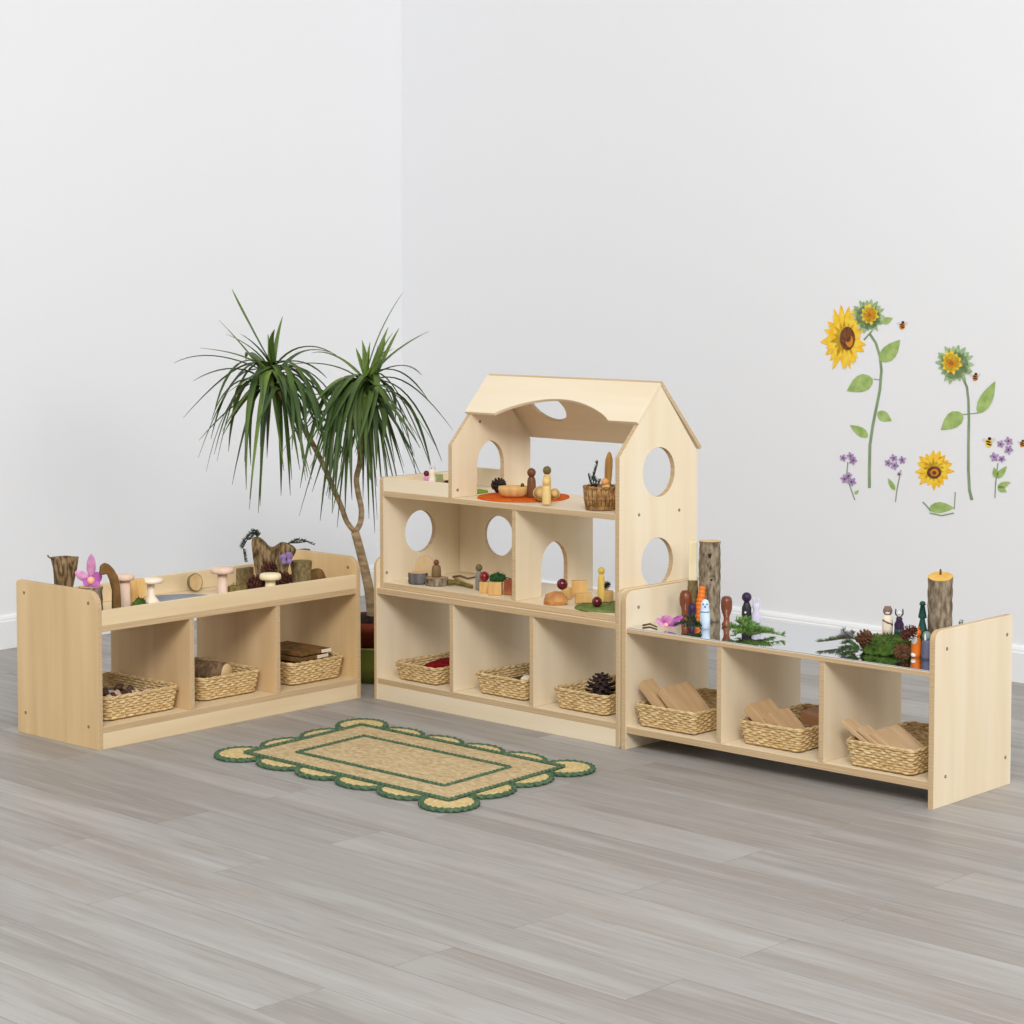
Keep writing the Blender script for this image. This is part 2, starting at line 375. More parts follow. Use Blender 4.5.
# ---- middle unit: carries the playhouse
Mx, My, Ma = UN['M']; ML, MD = 1.0257, .382; MTOP = .3555
TM = .0125
uM = thing('shelf_unit', 'low pale birch shelf unit of three open bays under the playhouse', 'shelf', (Mx, My, 0), Ma)
for u0, out in ((0, -1), (ML-TM, 1)):
    sp1 = panel('side_panel', rrect(0, MD, 0, HH, 0, 0, .03, .03), [], TM, XM(u0), [ply_v, ply_edge], uM)
wood_box('bottom_shelf', TM, ML-TM, .003, MD-.004, .0505, .0680, (ply_h, ply_edge), uM)
wood_box('plinth', TM, ML-TM, .002, .018, 0, .0502, (ply_h, ply_h), uM)
wood_box('top_board', TM, ML-TM, .002, MD-.003, .3372, MTOP, (ply_h, ply_edge), uM)
for u in dividers(ML): wood_box('divider', u, u+T, .004, MD-.004, .0682, .3370, (ply_v, ply_edge), uM)
# ---- right unit: mirror top, no plinth
Rx, Ry, Ra = UN['R']; RL, RD = 1.0204, .378; RTOP = .3487
uR = thing('shelf_unit', 'low pale birch shelf unit with a mirror top, right of the playhouse', 'shelf', (Rx, Ry, 0), Ra)
for u0, out in ((0, -1), (RL-T, 1)):
    sp1 = panel('side_panel', rrect(0, RD, 0, HH, 0, 0, .006, .028), [], T, XM(u0), [ply_v, ply_edge], uR)
    for v, w in ((.055, .40), (.35, .40), (.055, .075), (.35, .075)):
        screw(sp1, u0 if out < 0 else u0+T, v, w, out)
        if out < 0 and w > .3: screw(sp1, u0+T, v, w, 1)
wood_box('bottom_shelf', T, RL-T, .003, RD-.004, .0473, .0666, (ply_h, ply_edge), uR)
wood_box('top_board', T, RL-T, .002, RD-.003, .3332, .3452, (ply_h, ply_edge), uR)
MB().box(T+.002, RL-T-.002, .006, RD-.006, .3453, RTOP, bev=.0006).build('mirror', mirror_m, uR)
for u in dividers(RL): wood_box('divider', u, u+T, .004, RD-.004, .0668, .3330, (ply_v, ply_edge), uR)
# ================================================================ PLAYHOUSE
h0, h1, v0, v1 = .0130, 1.0127, .0150, .3634
hz = MTOP+.001; HF = hz+.0165; HB = .6616; hE, hR = .8236, 1.0215; TU = .3214; mid = (v0+v1)/2+.007
ph = thing('playhouse', 'large birch wooden playhouse with gabled tower standing on the middle shelf unit', 'dollhouse', (Mx, My, 0), Ma)
def pv(px, py, u, ax='u'):   # photo point on the board at u (or v), in unit coordinates
    n = UMAT['M'].to_3x3() @ (Vector((1, 0, 0)) if ax == 'u' else Vector((0, 1, 0)))
    return tou('M', at_plane(px, py, onu('M', u, 0, 0) if ax == 'u' else onu('M', 0, u, 0), n))
q = pv(420.5, 531, h0+T); c1 = circ(q.y, q.z, .067)
sw0 = panel('side_wall', rrect(v0, v1, hz, .705, 0, 0, .01, .01), [c1], T, XM(h0), [ply_v, ply_edge], ph)
gable = [(v0, hz), (v1, hz), (v1, hE), (mid, hR), (v0, hE)]
a = pv(659, 472, h1); bq = pv(657.3, 562.5, h1)
ra = abs(pv(659, 447.5, h1).z - pv(659, 497, h1).z)/2
sw = panel('gable_wall', gable, [circ(a.y, a.z, ra), circ(bq.y, bq.z, ra)], T, XM(h1-T), [ply_v, ply_edge], ph)
for v, w in ((.1, .655), (.28, .655)): screw(sw, h1, v, w, 1)
d0 = pv(477.3, 493, TU+T); d1 = pv(504, 493, TU+T); dt = pv(490.5, 440.5, TU+T)
g2 = [(v0, HB), (d0.y, HB)] + arch(d0.y, d1.y, HB, dt.z)[1:-1] + [(d1.y, HB), (v1, HB), (v1, hE), (mid, hR), (v0, hE)]
sw1 = panel('gable_wall', g2, [], T, XM(TU), [ply_v, ply_edge], ph)
for o_, u_, px_, py_ in ((sw0, h0+T, 386.7, 572.6), (sw1, TU+T, 457.5, 490), (sw1, TU+T, 480, 421.5)):
    q = pv(px_, py_, u_); screw(o_, u_, q.y, q.z, 1)
wood_box('base_board', h0+T, h1-T, v0, v1, hz, HF, (ply_h, ply_edge), ph)
wood_box('upper_floor', h0+T, h1-T, v0, v1-.001, HB-.0165, HB-.0002, (ply_h, ply_edge), ph)
wood_box('porch_rail', h0+T, TU-.0005, v0, v0+.012, HB, .705, (ply_h, ply_h), ph, 'z')
wood_box('porch_rail', h0+T, TU-.0005, v1-.013, v1-.001, HB, .72, (ply_h, ply_h), ph, 'z')
ud = tou('M', spot('M', 511.3, v0, .5)).x
e0 = pv(541.6, 600, ud+T); e1 = pv(567.5, 600, ud+T); et = pv(553.5, 541.3, ud+T)
g3 = [(v0+.002, HF), (e0.y, HF)] + arch(e0.y, e1.y, HF, et.z)[1:-1] + [(e1.y, HF), (v1-.002, HF), (v1-.002, HB-.017), (v0+.002, HB-.017)]
panel('room_divider', g3, [], T, XM(ud), [ply_v, ply_edge], ph)
bk = pv(498.6, 536, v1-.014, 'v'); rb = abs(pv(498.6, 515.5, v1-.014, 'v').z - pv(498.6, 556.5, v1-.014, 'v').z)/2
panel('back_wall', rrect(h0+T+.0005, .275, HF+.0005, HB-.017), [circ(bk.x, bk.z, rb)], .012, YM(v1-.0135), [ply_v, ply_edge], ph)
# roof boards: in-plane a = along the ridge, b = down the slope
rt = .011; sl = Vector((0, v0-mid, hE-hR)); slen = sl.length; sd = sl.normalized()
nf = Vector((0, -(hR-hE), -(v0-mid))) ; nf = Vector((0, sd.z, -sd.y)); nf = nf if nf.z > 0 else -nf
Mf = Matrix.Identity(4)
for r_ in range(3): Mf[r_][0] = (1, 0, 0)[r_]; Mf[r_][1] = sd[r_]; Mf[r_][2] = nf[r_]; Mf[r_][3] = (0, mid, hR+.001)[r_]
fend = (mid-.0967)/(mid-v0)*slen
A0, A1 = TU-.004, h1+.001
def froof(px, py):
    o = onu('M', 0, mid, hR) ; n = UMAT['M'].to_3x3() @ nf; o = o + n*rt
    p = tou('M', at_plane(px, py, o, n)); return p.x, (p - Vector((0, mid, hR))).dot(sd)
s0, s1 = froof(495, 411.5)[0], froof(609, 419)[0]; pk = froof(549, 398.7)[1]
arc = [(s1+(s0-s1)*i/20, fend-(fend-pk)*math.sin(PI*i/20)**.8) for i in range(21)]
panel('front_roof', [(A0, 0), (A1, 0), (A1, fend)] + arc + [(A0, fend)], [], rt, Mf, [ply_h, ply_h], ph)
sdb = Vector((0, -sd.y, sd.z)); nb = Vector((0, -nf.y, nf.z)); Mb = Matrix.Identity(4)
for r_ in range(3): Mb[r_][0] = (1, 0, 0)[r_]; Mb[r_][1] = sdb[r_]; Mb[r_][2] = nb[r_]; Mb[r_][3] = (0, mid, hR+.001)[r_]
p = tou('M', at_plane(549.5, 405.5, onu('M', 0, mid, hR), UMAT['M'].to_3x3() @ nb)); hc = (p.x, (p-Vector((0, mid, hR))).dot(sdb))
panel('back_roof', [(A0, -.006), (A1, -.006), (A1, slen-.004), (A0, slen-.004)], [circ(hc[0]-.012, hc[1]+.008, .066, .064)], rt, Mb, [ply_h, ply_edge], ph)
# ================================================================ BASKETS
def rloop(w, d, r, n):
    """n points round a rounded rectangle, as (point, outward normal)"""
    segs = [('l', w-2*r), ('a', PI*r/2), ('l', d-2*r), ('a', PI*r/2)]*2
    per = sum(x for _, x in segs); out = []
    for i in range(n):
        s = per*i/n; x, y, h = -w/2+r, -d/2, 0
        for k, L in segs:
            if s <= L:
                if k == 'l': x += math.cos(h)*s; y += math.sin(h)*s
                else:
                    cx, cy = x-math.sin(h)*r, y+math.cos(h)*r; h2 = h+s/r; x, y = cx+math.sin(h2)*r, cy-math.cos(h2)*r; h = h2
                break
            s -= L
            if k == 'l': x += math.cos(h)*L; y += math.sin(h)*L
            else:
                cx, cy = x-math.sin(h)*r, y+math.cos(h)*r; h += PI/2; x, y = cx+math.sin(h)*r, cy-math.cos(h)*r
        out.append((Vector((x, y, 0)), Vector((math.sin(h), -math.cos(h), 0))))
    return out
def basket(label, loc, rz, w, d, h, rnd=.02, m=wicker, flare=.010, group='wicker baskets in the shelf bays', rows=9):
    t = thing('wicker_basket', label, 'basket', loc, rz, group)
    mb = MB(); n = int(2*(w+d)/.0085)//4*4; rw = (h-.008)/rows; rad = rw*.56
    for k in range(rows):
        q = k/(rows-1); f = flare*q; z = .004+rw*(k+.5); lp = rloop(w-2*flare+2*f-2*rad, d-2*flare+2*f-2*rad, rnd, n)
        jit = [R.uniform(-.0008, .0008) for _ in range(n)]
        mb.tube([p+nn*(.0020*math.sin(PI*(i/2+k)+PI/4)+jit[i])+Vector((0, 0, z+jit[i])) for i, (p, nn) in enumerate(lp)], rad, 5, True)
    ns = n//4
    for i, (p, nn) in enumerate(rloop(w-2*flare-2*rad, d-2*flare-2*rad, rnd, ns)):
        mb.tube([p+Vector((0, 0, .003)), p+nn*flare+Vector((0, 0, h-.004))], .0022, 5)
    lo = rloop(w-2*flare-4*rad, d-2*flare-4*rad, rnd, 40)
    mb.add([p+Vector((0, 0, .0015)) for p, _ in lo]+[p+Vector((0, 0, .006)) for p, _ in lo], [tuple(range(40)), tuple(range(40, 80))]+[(i, (i+1) % 40, 40+(i+1) % 40, 40+i) for i in range(40)])
    mb.build('woven_body', m, t)
    rm = MB(); lp = rloop(w-.005, d-.005, rnd+flare, n)
    for s in (0, PI):
        rm.tube([p+nn*.0022*math.cos(i*.8+s)+Vector((0, 0, h-.0045+.0022*math.sin(i*.8+s))) for i, (p, nn) in enumerate(lp)], .0032, 5, True)
    rm.build('rim', m, t)
    return t
def ubasket(U, u0, u1, v, w, d, h, label, rz=0, **k):
    c = onu(U, (u0+u1)/2, v+d/2, w+.0004)
    return basket(label, c, UN[U][2]+rz, u1-u0, d, h, **k)
BL, BM, BR = .0640, .0680, .0666
ubasket('L', .056, .329, .036, BL, .325, .074, 'shallow wicker basket of shells in the left bay of the honey-coloured shelf')
ubasket('L', .425, .664, .055, BL, .315, .074, 'wicker basket holding a single log, middle bay of the honey-coloured shelf', rz=-.012)
ubasket('L', .770, 1.003, .040, BL, .325, .074, 'wicker basket with a stack of bark planks, right bay beside the plant')
ubasket('M', .066, .258, .022, BM, .29, .058, 'shallow wicker basket of red felt in left bay under the playhouse', rnd=.008, rows=7)
ubasket('M', .412, .622, .035, BM, .29, .066, 'wicker basket with one pale offcut in middle bay under the playhouse', rnd=.008, rows=8)
ubasket('M', .737, .945, .034, BM, .29, .064, 'wicker basket holding one big dark pinecone under the playhouse', rnd=.008, rows=8)
ubasket('R', .030, .248, .018, BR, .31, .068, 'wicker basket with two thick pale blocks, left bay below the mirror', rnd=.008)
ubasket('R', .384, .590, .034, BR, .31, .068, 'wicker basket with three tumbled blocks, middle bay below the mirror', rnd=.008)
ubasket('R', .745, .955, .010, BR, .31, .072, 'wicker basket with thin leaning boards, bay beside the right end panel', rnd=.008)
# ================================================================ SMALL THING BUILDERS
def uv(U, px, v, w): p = spot(U, px, v, w); return p
def cyl_log(name, label, cat, p, r, h, bm, cm, slope=(0, 0), rz=0, wob=.12, group=None, knots=(), seed=0, n=28, dz=.012):
    t = thing(name, label, cat, p, rz, group); mb = MB(); k = max(6, int(h/dz)); prof = [(r*(1+.03*math.sin(i*2.1+seed)), h*i/k) for i in range(k+1)]
    vs, fs = [], []
    for i, (rr, z) in enumerate(prof):
        for j in range(n):
            a = 2*PI*j/n; q = rr*(1+wob*noise.noise(Vector((math.cos(a)*2.2, math.sin(a)*2.2, z*18+seed*3.7)))+wob*.5*noise.noise(Vector((math.cos(a)*7, math.sin(a)*7, z*40+seed))))
            x, y = q*math.cos(a), q*math.sin(a)
            zz = z if i < k else h
            if slope != (0, 0): zz = z*(1 + (x*slope[0]+y*slope[1])/h)
            for (ka, kz, kr) in knots:
                dd = math.hypot(((a-ka+PI) % (2*PI)-PI)*r, z-kz)
                if dd < kr*1.6: f = 1-.45*max(0, 1-dd/kr)+.12*math.exp(-((dd-kr)/(kr*.3))**2); x *= f; y *= f
            vs.append((x, y, zz))
    for i in range(k):
        for j in range(n): fs.append((i*n+j, i*n+(j+1) % n, (i+1)*n+(j+1) % n, (i+1)*n+j))
    fs.append(tuple(reversed(range(n)))); mb.add(vs, fs, None, True); mb.build('bark', bm, t)
    for (ka, kz, kr) in knots:
        MB().ball(kr*.8, (0, 0, 0), 12, (.35, .85, 1.1), Matrix.Rotation(ka, 4, 'Z') @ Matrix.Translation((r*.72, 0, kz))).build('knot_hole', mat('knot_dark', (58, 42, 30), .95, spec=.1), t)
    top = vs[k*n:]; c = sum((Vector(v) for v in top), Vector())/n
    MB().add([Vector(v)+Vector((0, 0, .0004)) for v in top]+[c+Vector((0, 0, .0012))], [(j, (j+1) % n, n) for j in range(n)], None, False).build('cut_face', cm, t)
    return t
def peg_doll(label, p, h, w, mb_, mh, rz=0, group=None, cat='peg doll'):
    t = thing('peg_doll', label, cat, p, rz, group); r = w/2; hh = min(w*1.04, h*.34); bh = h-hh*.9
    MB().lathe([(r*.94, 0), (r, h*.02), (r, bh*.5), (r*.93, bh*.8), (r*.78, bh*.93), (r*.5, bh)], 20).build('body', mb_, t)
    MB().ball(hh/2, (0, 0, h-hh/2), 12, (.97*min(1, w/hh), .97*min(1, w/hh), 1)).build('head', mh, t)
    return t
def mushroom(label, p, h, cw, sw, m, base=0, group=None, ct=.28, name='toadstool', cat='wooden toadstool'):
    t = thing(name, label, cat, p, 0, group); c0 = h*(1-ct)
    st = [(sw*.52, 0), (sw*.5, h*.1), (sw*.46, c0)]
    if base: st = [(base/2, 0), (base/2, h*.06), (base*.36, h*.2), (sw*.5, h*.34), (sw*.48, c0)]
    MB().lathe(st, 18).build('stem', m, t)
    MB().lathe([(sw*.4, c0), (cw*.46, c0+h*.02), (cw*.5, c0+h*ct*.4), (cw*.485, c0+h*ct*.75), (cw*.42, h*.985), (1e-6, h)], 22).build('cap', m, t)
    return t
def pinecone(label, p, r, h, m, tilt=(0, 0), rz=0, group=None, name='pinecone', opening=1.0):
    t = MB(); M = Matrix.Translation((0, 0, r*(.98 if tilt != (0, 0) else 0))) @ Matrix.Rotation(rz, 4, 'Z') @ Matrix.Rotation(tilt[0], 4, 'X') @ Matrix.Rotation(tilt[1], 4, 'Y')
    if tilt != (0, 0): M = M @ Matrix.Translation((0, 0, -h/2))
    t.lathe([(r*.25, h*.02), (r*.5, h*.2), (r*.5, h*.5), (r*.22, h*.9), (1e-6, h*.96)], 12, M)
    N = 60; ga = 2.39996
    for i in range(N):
        q = (i+.5)/N; z = h*(.05+.88*q); rr = r*math.sin(PI*min(1, (.12+.80*q))**.85)**.7; a = i*ga; s = r*.34*(1.05-.5*q)
        el = .25+.9*q
        ax = Vector((math.cos(a), math.sin(a), 0)); tn = Vector((-math.sin(a), math.cos(a), 0)); up = Vector((0, 0, 1))
        dirv = ax*math.cos(el)+up*math.sin(el); b0 = ax*rr*.35+up*z; tip = ax*rr*.72+up*z+dirv*rr*.28
        nn = dirv.cross(tn)
        mid_ = (b0+tip)/2+dirv*.1*s; th = s*.22
        vs = [b0-tn*s*.3, b0+tn*s*.3, tip+tn*s*.62-dirv*s*.35, tip+dirv*s*.12, tip-tn*s*.62-dirv*s*.35]
        vs += [v+nn*th for v in vs]
        t.add(vs, [(0, 1, 2, 3, 4), (9, 8, 7, 6, 5)]+[(i_, (i_+1) % 5, 5+(i_+1) % 5, 5+i_) for i_ in range(5)], M)
    o = t.build(name, m); place(o, p); tag(o, label, 'pinecone', group); return o
def sprig(label, p, branches, m, nl_=.016, dens=.0022, name='fir_sprig', group=None, wd=.0011, seed=1):
    """branches: lists of points relative to p; flat-leaved fir needles along each"""
    r = random.Random(seed); t = thing(name, label, 'fir sprig', p, 0, group); st = MB(); nd = MB()
    for br in branches:
        P = [Vector(q) for q in br]; st.tube(P, [.0016*(1-.6*i/(len(P)-1)) for i in range(len(P))], 5)
        for a, b in zip(P[:-1], P[1:]):
            L = (b-a).length; d = (b-a).normalized(); s = d.cross(Vector((0, 0, 1)))
            if s.length < .05: s = Vector((1, 0, 0))
            s.normalize(); u = s.cross(d)
            for i in range(max(2, int(L/dens))):
                q = a+d*(L*r.random()); th = r.uniform(0, 2*PI)
                e = (d*r.uniform(.35, .8)+s*math.cos(th)+u*abs(math.sin(th))*.9).normalized(); ln = nl_*r.uniform(.7, 1.1)
                w_ = e.cross(Vector((r.uniform(-1, 1), r.uniform(-1, 1), 1))).normalized()*wd; tk = e.cross(w_).normalized()*wd*.5
                nd.add([q-w_, q+w_, q+e*ln*.7+w_*.8, q+e*ln, q+e*ln*.7-w_*.8, q+e*ln*.4+tk], [(0, 1, 5), (1, 2, 5), (2, 3, 5), (3, 4, 5), (4, 0, 5), (4, 3, 2, 1, 0)])
    st.build('stem', twig_m, t); nd.build('needles', m, t, recalc=False); return t
def blob(name, label, cat, p, rx, ry, rz_, m, rot=0, seed=0, amp=.25, sub=3, group=None, freq=2.5, parent=None, flat=True, blades=0):
    b = bmesh.new(); bmesh.ops.create_icosphere(b, subdivisions=sub, radius=1)
    for v in b.verts:
        f = 1+amp*noise.noise(v.co*freq+Vector((seed*5.1, 0, 0)))+amp*.5*noise.noise(v.co*freq*3+Vector((0, seed*3.3, 0)))
        c = v.co*f; v.co = Vector((c.x*rx, c.y*ry, (max(c.z, -.35) if flat else c.z)*rz_ + (.35*rz_ if flat else 0)))
    mb = MB(); b.verts.index_update()
    mb.add([v.co.copy() for v in b.verts], [[v.index for v in f.verts] for f in b.faces], None, True); 
    if blades:
        rr = random.Random(seed)
        vv = [(v.co.copy(), v.normal.copy()) for v in b.verts if v.co.z > .1*rz_]
        for _ in range(blades):
            c, nn = rr.choice(vv); d = (nn+Vector((rr.uniform(-.8, .8), rr.uniform(-.8, .8), rr.uniform(0, .8)))).normalized(); L = rr.uniform(.005, .010)
            s_ = d.cross(Vector((rr.uniform(-1, 1), rr.uniform(-1, 1), .3))).normalized()*.0012
            mb.add([c-s_, c+s_, c+d*L], [(0, 1, 2)])
    b.free()
    o = mb.build(name, m, parent, recalc=False)
    if not parent: place(o, p, rot); tag(o, label, cat, group)
    return o
def block(label, p, sx, sy, sz, m, rz=0, group=None, name='wooden_block', rx=0, ry=0, bev=.0025, cat='block'):
    o = MB().box(-sx/2, sx/2, -sy/2, sy/2, 0, sz, bev=min(bev, sx*.2, sy*.2, sz*.2)).build(name, m); o.location = p; o.rotation_euler = (rx, ry, rz); tag(o, label, cat, group); return o
def sphere(label, p, r, m, group=None):
    o = MB().ball(r, (0, 0, r), 18).build('wooden_ball', m); place(o, p); return tag(o, label, 'ball', group)
def mat_disc(name, label, p, r, m, th=.004, amp=.04, seed=0, cat='felt mat', ry=None, rot=0, group=None):
    n = 60; pts = []
    for i in range(n):
        a = 2*PI*i/n; f = 1+amp*noise.noise(Vector((math.cos(a)*1.5, math.sin(a)*1.5, seed)))
        pts.append((r*f*math.cos(a), (ry or r)*f*math.sin(a)))
    mb = MB(); k = len(pts); sc = lambda f: [(x*f, y*f) for x, y in pts]
    rings = [(1, 0), (1.0, th*.6), (.985, th), (.5, th*1.05)]
    vs = [(x, y, z) for f, z in rings for x, y in sc(f)]+[(0, 0, th*1.05)]
    fs = [tuple(reversed(range(k)))]+[(j*k+i, j*k+(i+1) % k, (j+1)*k+(i+1) % k, (j+1)*k+i) for j in range(3) for i in range(k)]+[(3*k+i, 3*k+(i+1) % k, 4*k) for i in range(k)]
    o = mb.add(vs, fs, None, True).build(name, m); place(o, p, rot); return tag(o, label, cat, group)
def petal(mb, base, d, L, w, nn, mi=0, cup=.15):
    d = Vector(d).normalized(); nn = Vector(nn); s = d.cross(nn).normalized(); nn = s.cross(d); base = Vector(base); vs, fs = [], []
    prof = [(0, .15), (.2, .6), (.45, 1), (.7, .95), (.88, .6), (1, .08)]
    for sgn in (1, -1):
        for q, f in prof:
            for k in (-1, 0, 1): vs.append(base+d*L*q+s*w*f*k/1+nn*(cup*L*(q*q)+.12*w*abs(k)*f+sgn*.0007))
    o_ = 18
    for i in range(5):
        for k in (0, 1):
            a_ = i*3+k; fs += [(a_, a_+1, a_+4, a_+3), (o_+a_+3, o_+a_+4, o_+a_+1, o_+a_)]
        for k in (0, 2): a_ = i*3+k; fs.append((a_, a_+3, o_+a_+3, o_+a_))
    mb.add(vs, fs, None, True, mi)
def sp3(px, pyb, w):   # point on a surface of height w seen at that place
    return at(px, pyb, w)
def face(p): return math.atan2(-p[0], p[1])
def hgt(p, pyt): return ztop(p, pyt) - p[2]
# ================================================================ BASKET CONTENTS
def inb(U, u, v, w): return onu(U, u, v, w)
aL, aM, aR = UN['L'][2], UN['M'][2], UN['R'][2]
# shells
shells = [(.085, .066, .7, 'w'), (.112, .070, 2.1, 'b'), (.140, .064, .2, 'w'), (.168, .072, 1.2, 'b'), (.195, .066, 2.6, 'w'), (.226, .074, .4, 'w'), (.098, .110, 1.5, 'b'), (.130, .112, .1, 'w'), (.163, .115, 2.2, 'w'), (.200, .112, .9, 'b'), (.112, .155, .4, 'w'), (.150, .158, 1.8, 'b'), (.190, .160, .3, 'b')]
pos_w = ['at the front left', 'second along the front', 'third along the front', 'fourth along the front', 'fifth along the front', 'at the front right end', 'in the second row, left', 'in the second row, second', 'in the second row, third', 'in the second row, right', 'in the back row, left', 'in the back row, middle', 'in the back row, right']
for i, (u, v, rz, k) in enumerate(shells):
    m1 = shell_w if k == 'w' else shell_b
    mb = MB(); Ls = .034; N = 26
    for j in range(1): pass
    pts = []; rad = []
    for j in range(N+1):
        q = j/N; a = q*2*PI*2.3; rr = .009*(1-q)**.8; pts.append((rr*.5*math.cos(a), rr*.5*math.sin(a)+0, q*Ls)); rad.append(.0095*(1-q)**.75+.0008)
    M = Matrix.Rotation(rz, 4, 'Z') @ Matrix.Rotation(1.25, 4, 'Y')
    mb.tube(pts, rad, 9, M=M); o = mb.build('spiral_shell', m1); p = inb('L', u+.012, v+.015, BL+.056+.005*math.sin(i*2.3)); place(o, p, aL)
    tag(o, ('whitish' if k == 'w' else 'dark brown') + ' spiral shell ' + pos_w[i] + ' of the shell basket', 'shell', 'spiral shells in the left basket')
# bed of small shell bits below
o = blob('shell_bed', 'heap of small shells filling the bottom of the left basket', 'shells', inb('L', .190, .195, BL+.0085), .098, .120, .036, shell_b, aL, 3, .15, 4, freq=6); o['kind'] = 'stuff'
# log lying in the second basket
t = thing('log', 'short bark log lying in the middle basket of the honey-coloured shelf', 'log', inb('L', .535, .19, BL+.062), aL)
M = Matrix.Rotation(.30, 4, 'Z') @ Matrix.Rotation(PI/2, 4, 'X')
MB().lathe([(.036, -.09), (.038, -.05), (.036, 0), (.038, .05), (.0365, .09)], 26, M, True, 0, .12, 4).build('bark', bark, t)
MB().lathe([(.034, .0905), (.0335, .0912), (.001, .0914)], 26, M, True, 0, .1, 4).build('cut_face', cut, t)
# bark slats
for i, (du, dw, rz, lab) in enumerate(((.03, .050, .05, 'lowest'), (.02, .066, .10, 'middle'), (.035, .082, .02, 'topmost'))):
    t = thing('bark_plank', f'flat bark-backed plank with pale edge, {lab} of the stack in the basket by the plant', 'plank', inb('L', .875+du, .18, BL+dw), aL+rz, 'bark planks in the basket')
    MB().box(-.070, .062, -.10, .10, 0, .0125, bev=.002).build('slab', bark_red, t)
    MB().box(.0+.01*i, .060, -.1035, -.1002, .0015, .0115, bev=.0006).build('pale_end', white_wood, t)
# red felt heap, offcuts, pinecone under the playhouse
blob('felt_heap', 'crumpled dark red felt in the shallow basket under the playhouse', 'felt', inb('M', .164, .165, BM+.0085), .064, .108, .036, crimson, aM, 5, .18, 4, freq=4)
blob('bark_chips', 'dark bark chips filling the middle basket under the playhouse', 'bark chips', inb('M', .523, .178, BM+.0085), .072, .108, .030, shell_b, aM, 8, .2, 4, freq=6)['kind'] = 'stuff'
block('small pale offcut lying at the corner of the middle basket under the playhouse', inb('M', .586, .085, BM+.050), .026, .030, .018, white_wood, aM+.3, rx=.2)
pinecone('big dark pinecone standing in the right basket under the playhouse', inb('M', .850, .125, BM+.010), .052, .100, cone_d, rz=.4)
# blocks in the mirror shelf baskets: (u, v, w, size, rotation)
def lean(label, u, v, w, sx, sy, sz, ry, rz, m, group):
    o = block(label, inb('R', u, v, w), sx, sy, sz, m, aR+rz, group, ry=ry, bev=.002); return o
G = 'pale wooden blocks in the baskets below the mirror'
lean('narrow pale block leaning to the left in the left basket below the mirror', .084, .057, BR+.063, .145, .045, .026, .75, 0, kraft, G)
lean('broad thick block leaning in the middle of the left basket below the mirror', .140, .105, BR+.056, .125, .125, .028, .75, 0, kraft, G)
lean('square-ended block leaning at the left of the middle basket below the mirror', .428, .102, BR+.058, .10, .10, .028, .70, 0, kraft, G)
lean('pale block leaning in the centre of the middle basket below the mirror', .487, .102, BR+.046, .09, .09, .028, .70, 0, kraft, G)
lean('darker brown block lying at the back right of the middle basket below the mirror', .520, .245, BR+.046, .085, .11, .030, .15, .0, mat('brown_block', (168, 124, 88), .6, (150, 106, 72), (8, 40, 40), spec=.2), G)
G = 'thin boards in the right basket'
lean('thin board leaning furthest left in the basket by the right end panel', .780, .058, BR+.067, .15, .05, .011, .52, 0, board_pale, G)
lean('thin board leaning second from left in the basket by the right end panel', .822, .060, BR+.059, .13, .05, .011, .52, 0, board_pale, G)
lean('wide thin board leaning on the right in the basket by the right end panel', .853, .105, BR+.055, .12, .125, .012, .52, 0, board_pale, G)
# ================================================================ LEFT TRAY THINGS
W = LTRAY+.0004
p = uv('L', 64.5, .235, W)
h = hgt(p, 557.5); r0 = metres(13, p)
t = thing('bark_cup', 'flaring hollow bark cup at the left end of the tray', 'bark cup', p, .5)
MB().lathe([(r0*.62, 0), (r0*.66, h*.2), (r0*.74, h*.5), (r0*.86, h*.8), (r0*1.02, h), (r0*.9, h), (r0*.72, h*.75), (.001, h*.7)], 30, None, True, 0, .34, 2).build('bark_wall', bark_rug, t)
MB().tube([(-r0*.85, 0, h*.985), (-r0*1.15, -.004, h*1.02), (-r0*1.3, -.004, h*1.06)], .0025, 5).build('bark_splinter', bark, t)
p = uv('L', 91.5, .10, W); h = hgt(p, 586.5)
cyl_log('log_stump', 'short grey-brown stump under the pink flower on the tray', 'stump', p, metres(11.5, p), h, bark_grey, cut, seed=3)
pf = p + Vector((0, 0, h+.0015)); 
t = thing('silk_flower', 'pink silk orchid flower resting on the short stump', 'silk flower', pf, face(pf))
mb = MB(); k = metres(1, pf)
petal(mb, (0, 0, 4*k), (.02, -.1, 1), 30*k, 4.6*k, (0, -1, 0)); petal(mb, (0, 0, 5*k), (-1, -.1, .62), 19*k, 4.5*k, (0, -1, .2)); mb.build('upper_petals', pink, t)
mb = MB(); petal(mb, (0, -.004, 7*k), (1, -.2, .25), 12*k, 6*k, (0, -1, .3)); petal(mb, (0, -.004, 7*k), (.6, -.4, -.55), 12*k, 5*k, (0, -1, .3)); petal(mb, (0, -.004, 7*k), (-.7, -.4, -.45), 10*k, 5*k, (0, -1, .3)); mb.build('lower_petals', magenta, t)
MB().ball(4*k, (0, -.010, 6*k), 10).build('flower_lip', peach, t)
p = uv('L', 111, .048, W); k = metres(1, p)
zz = lambda py: (ztop(p, py)-W)
hp = zz(563)
pts = [(-11*k, hp-11*k), (-10*k, hp-3*k), (-6*k, hp), (-1*k, hp-1.5*k), (3*k, hp-6*k), (7*k, hp-13*k), (9*k, hp-24*k), (10.5*k, 0), (1*k, 0), (1.5*k, hp-28*k), (-1*k, hp-17*k), (-4*k, hp-10*k), (-7*k, hp-11*k)]
o = MB().prism(pts, -.016, .018, Matrix.Rotation(PI/2, 4, 'X'), 0)
o = o.build('bark_arch', bark_red); place(o, p, face(p)+.1); md = o.modifiers.new('soft', 'BEVEL'); md.width = .004; md.segments = 3
tag(o, 'curved red-brown bark piece arching beside the pink flower', 'bark')
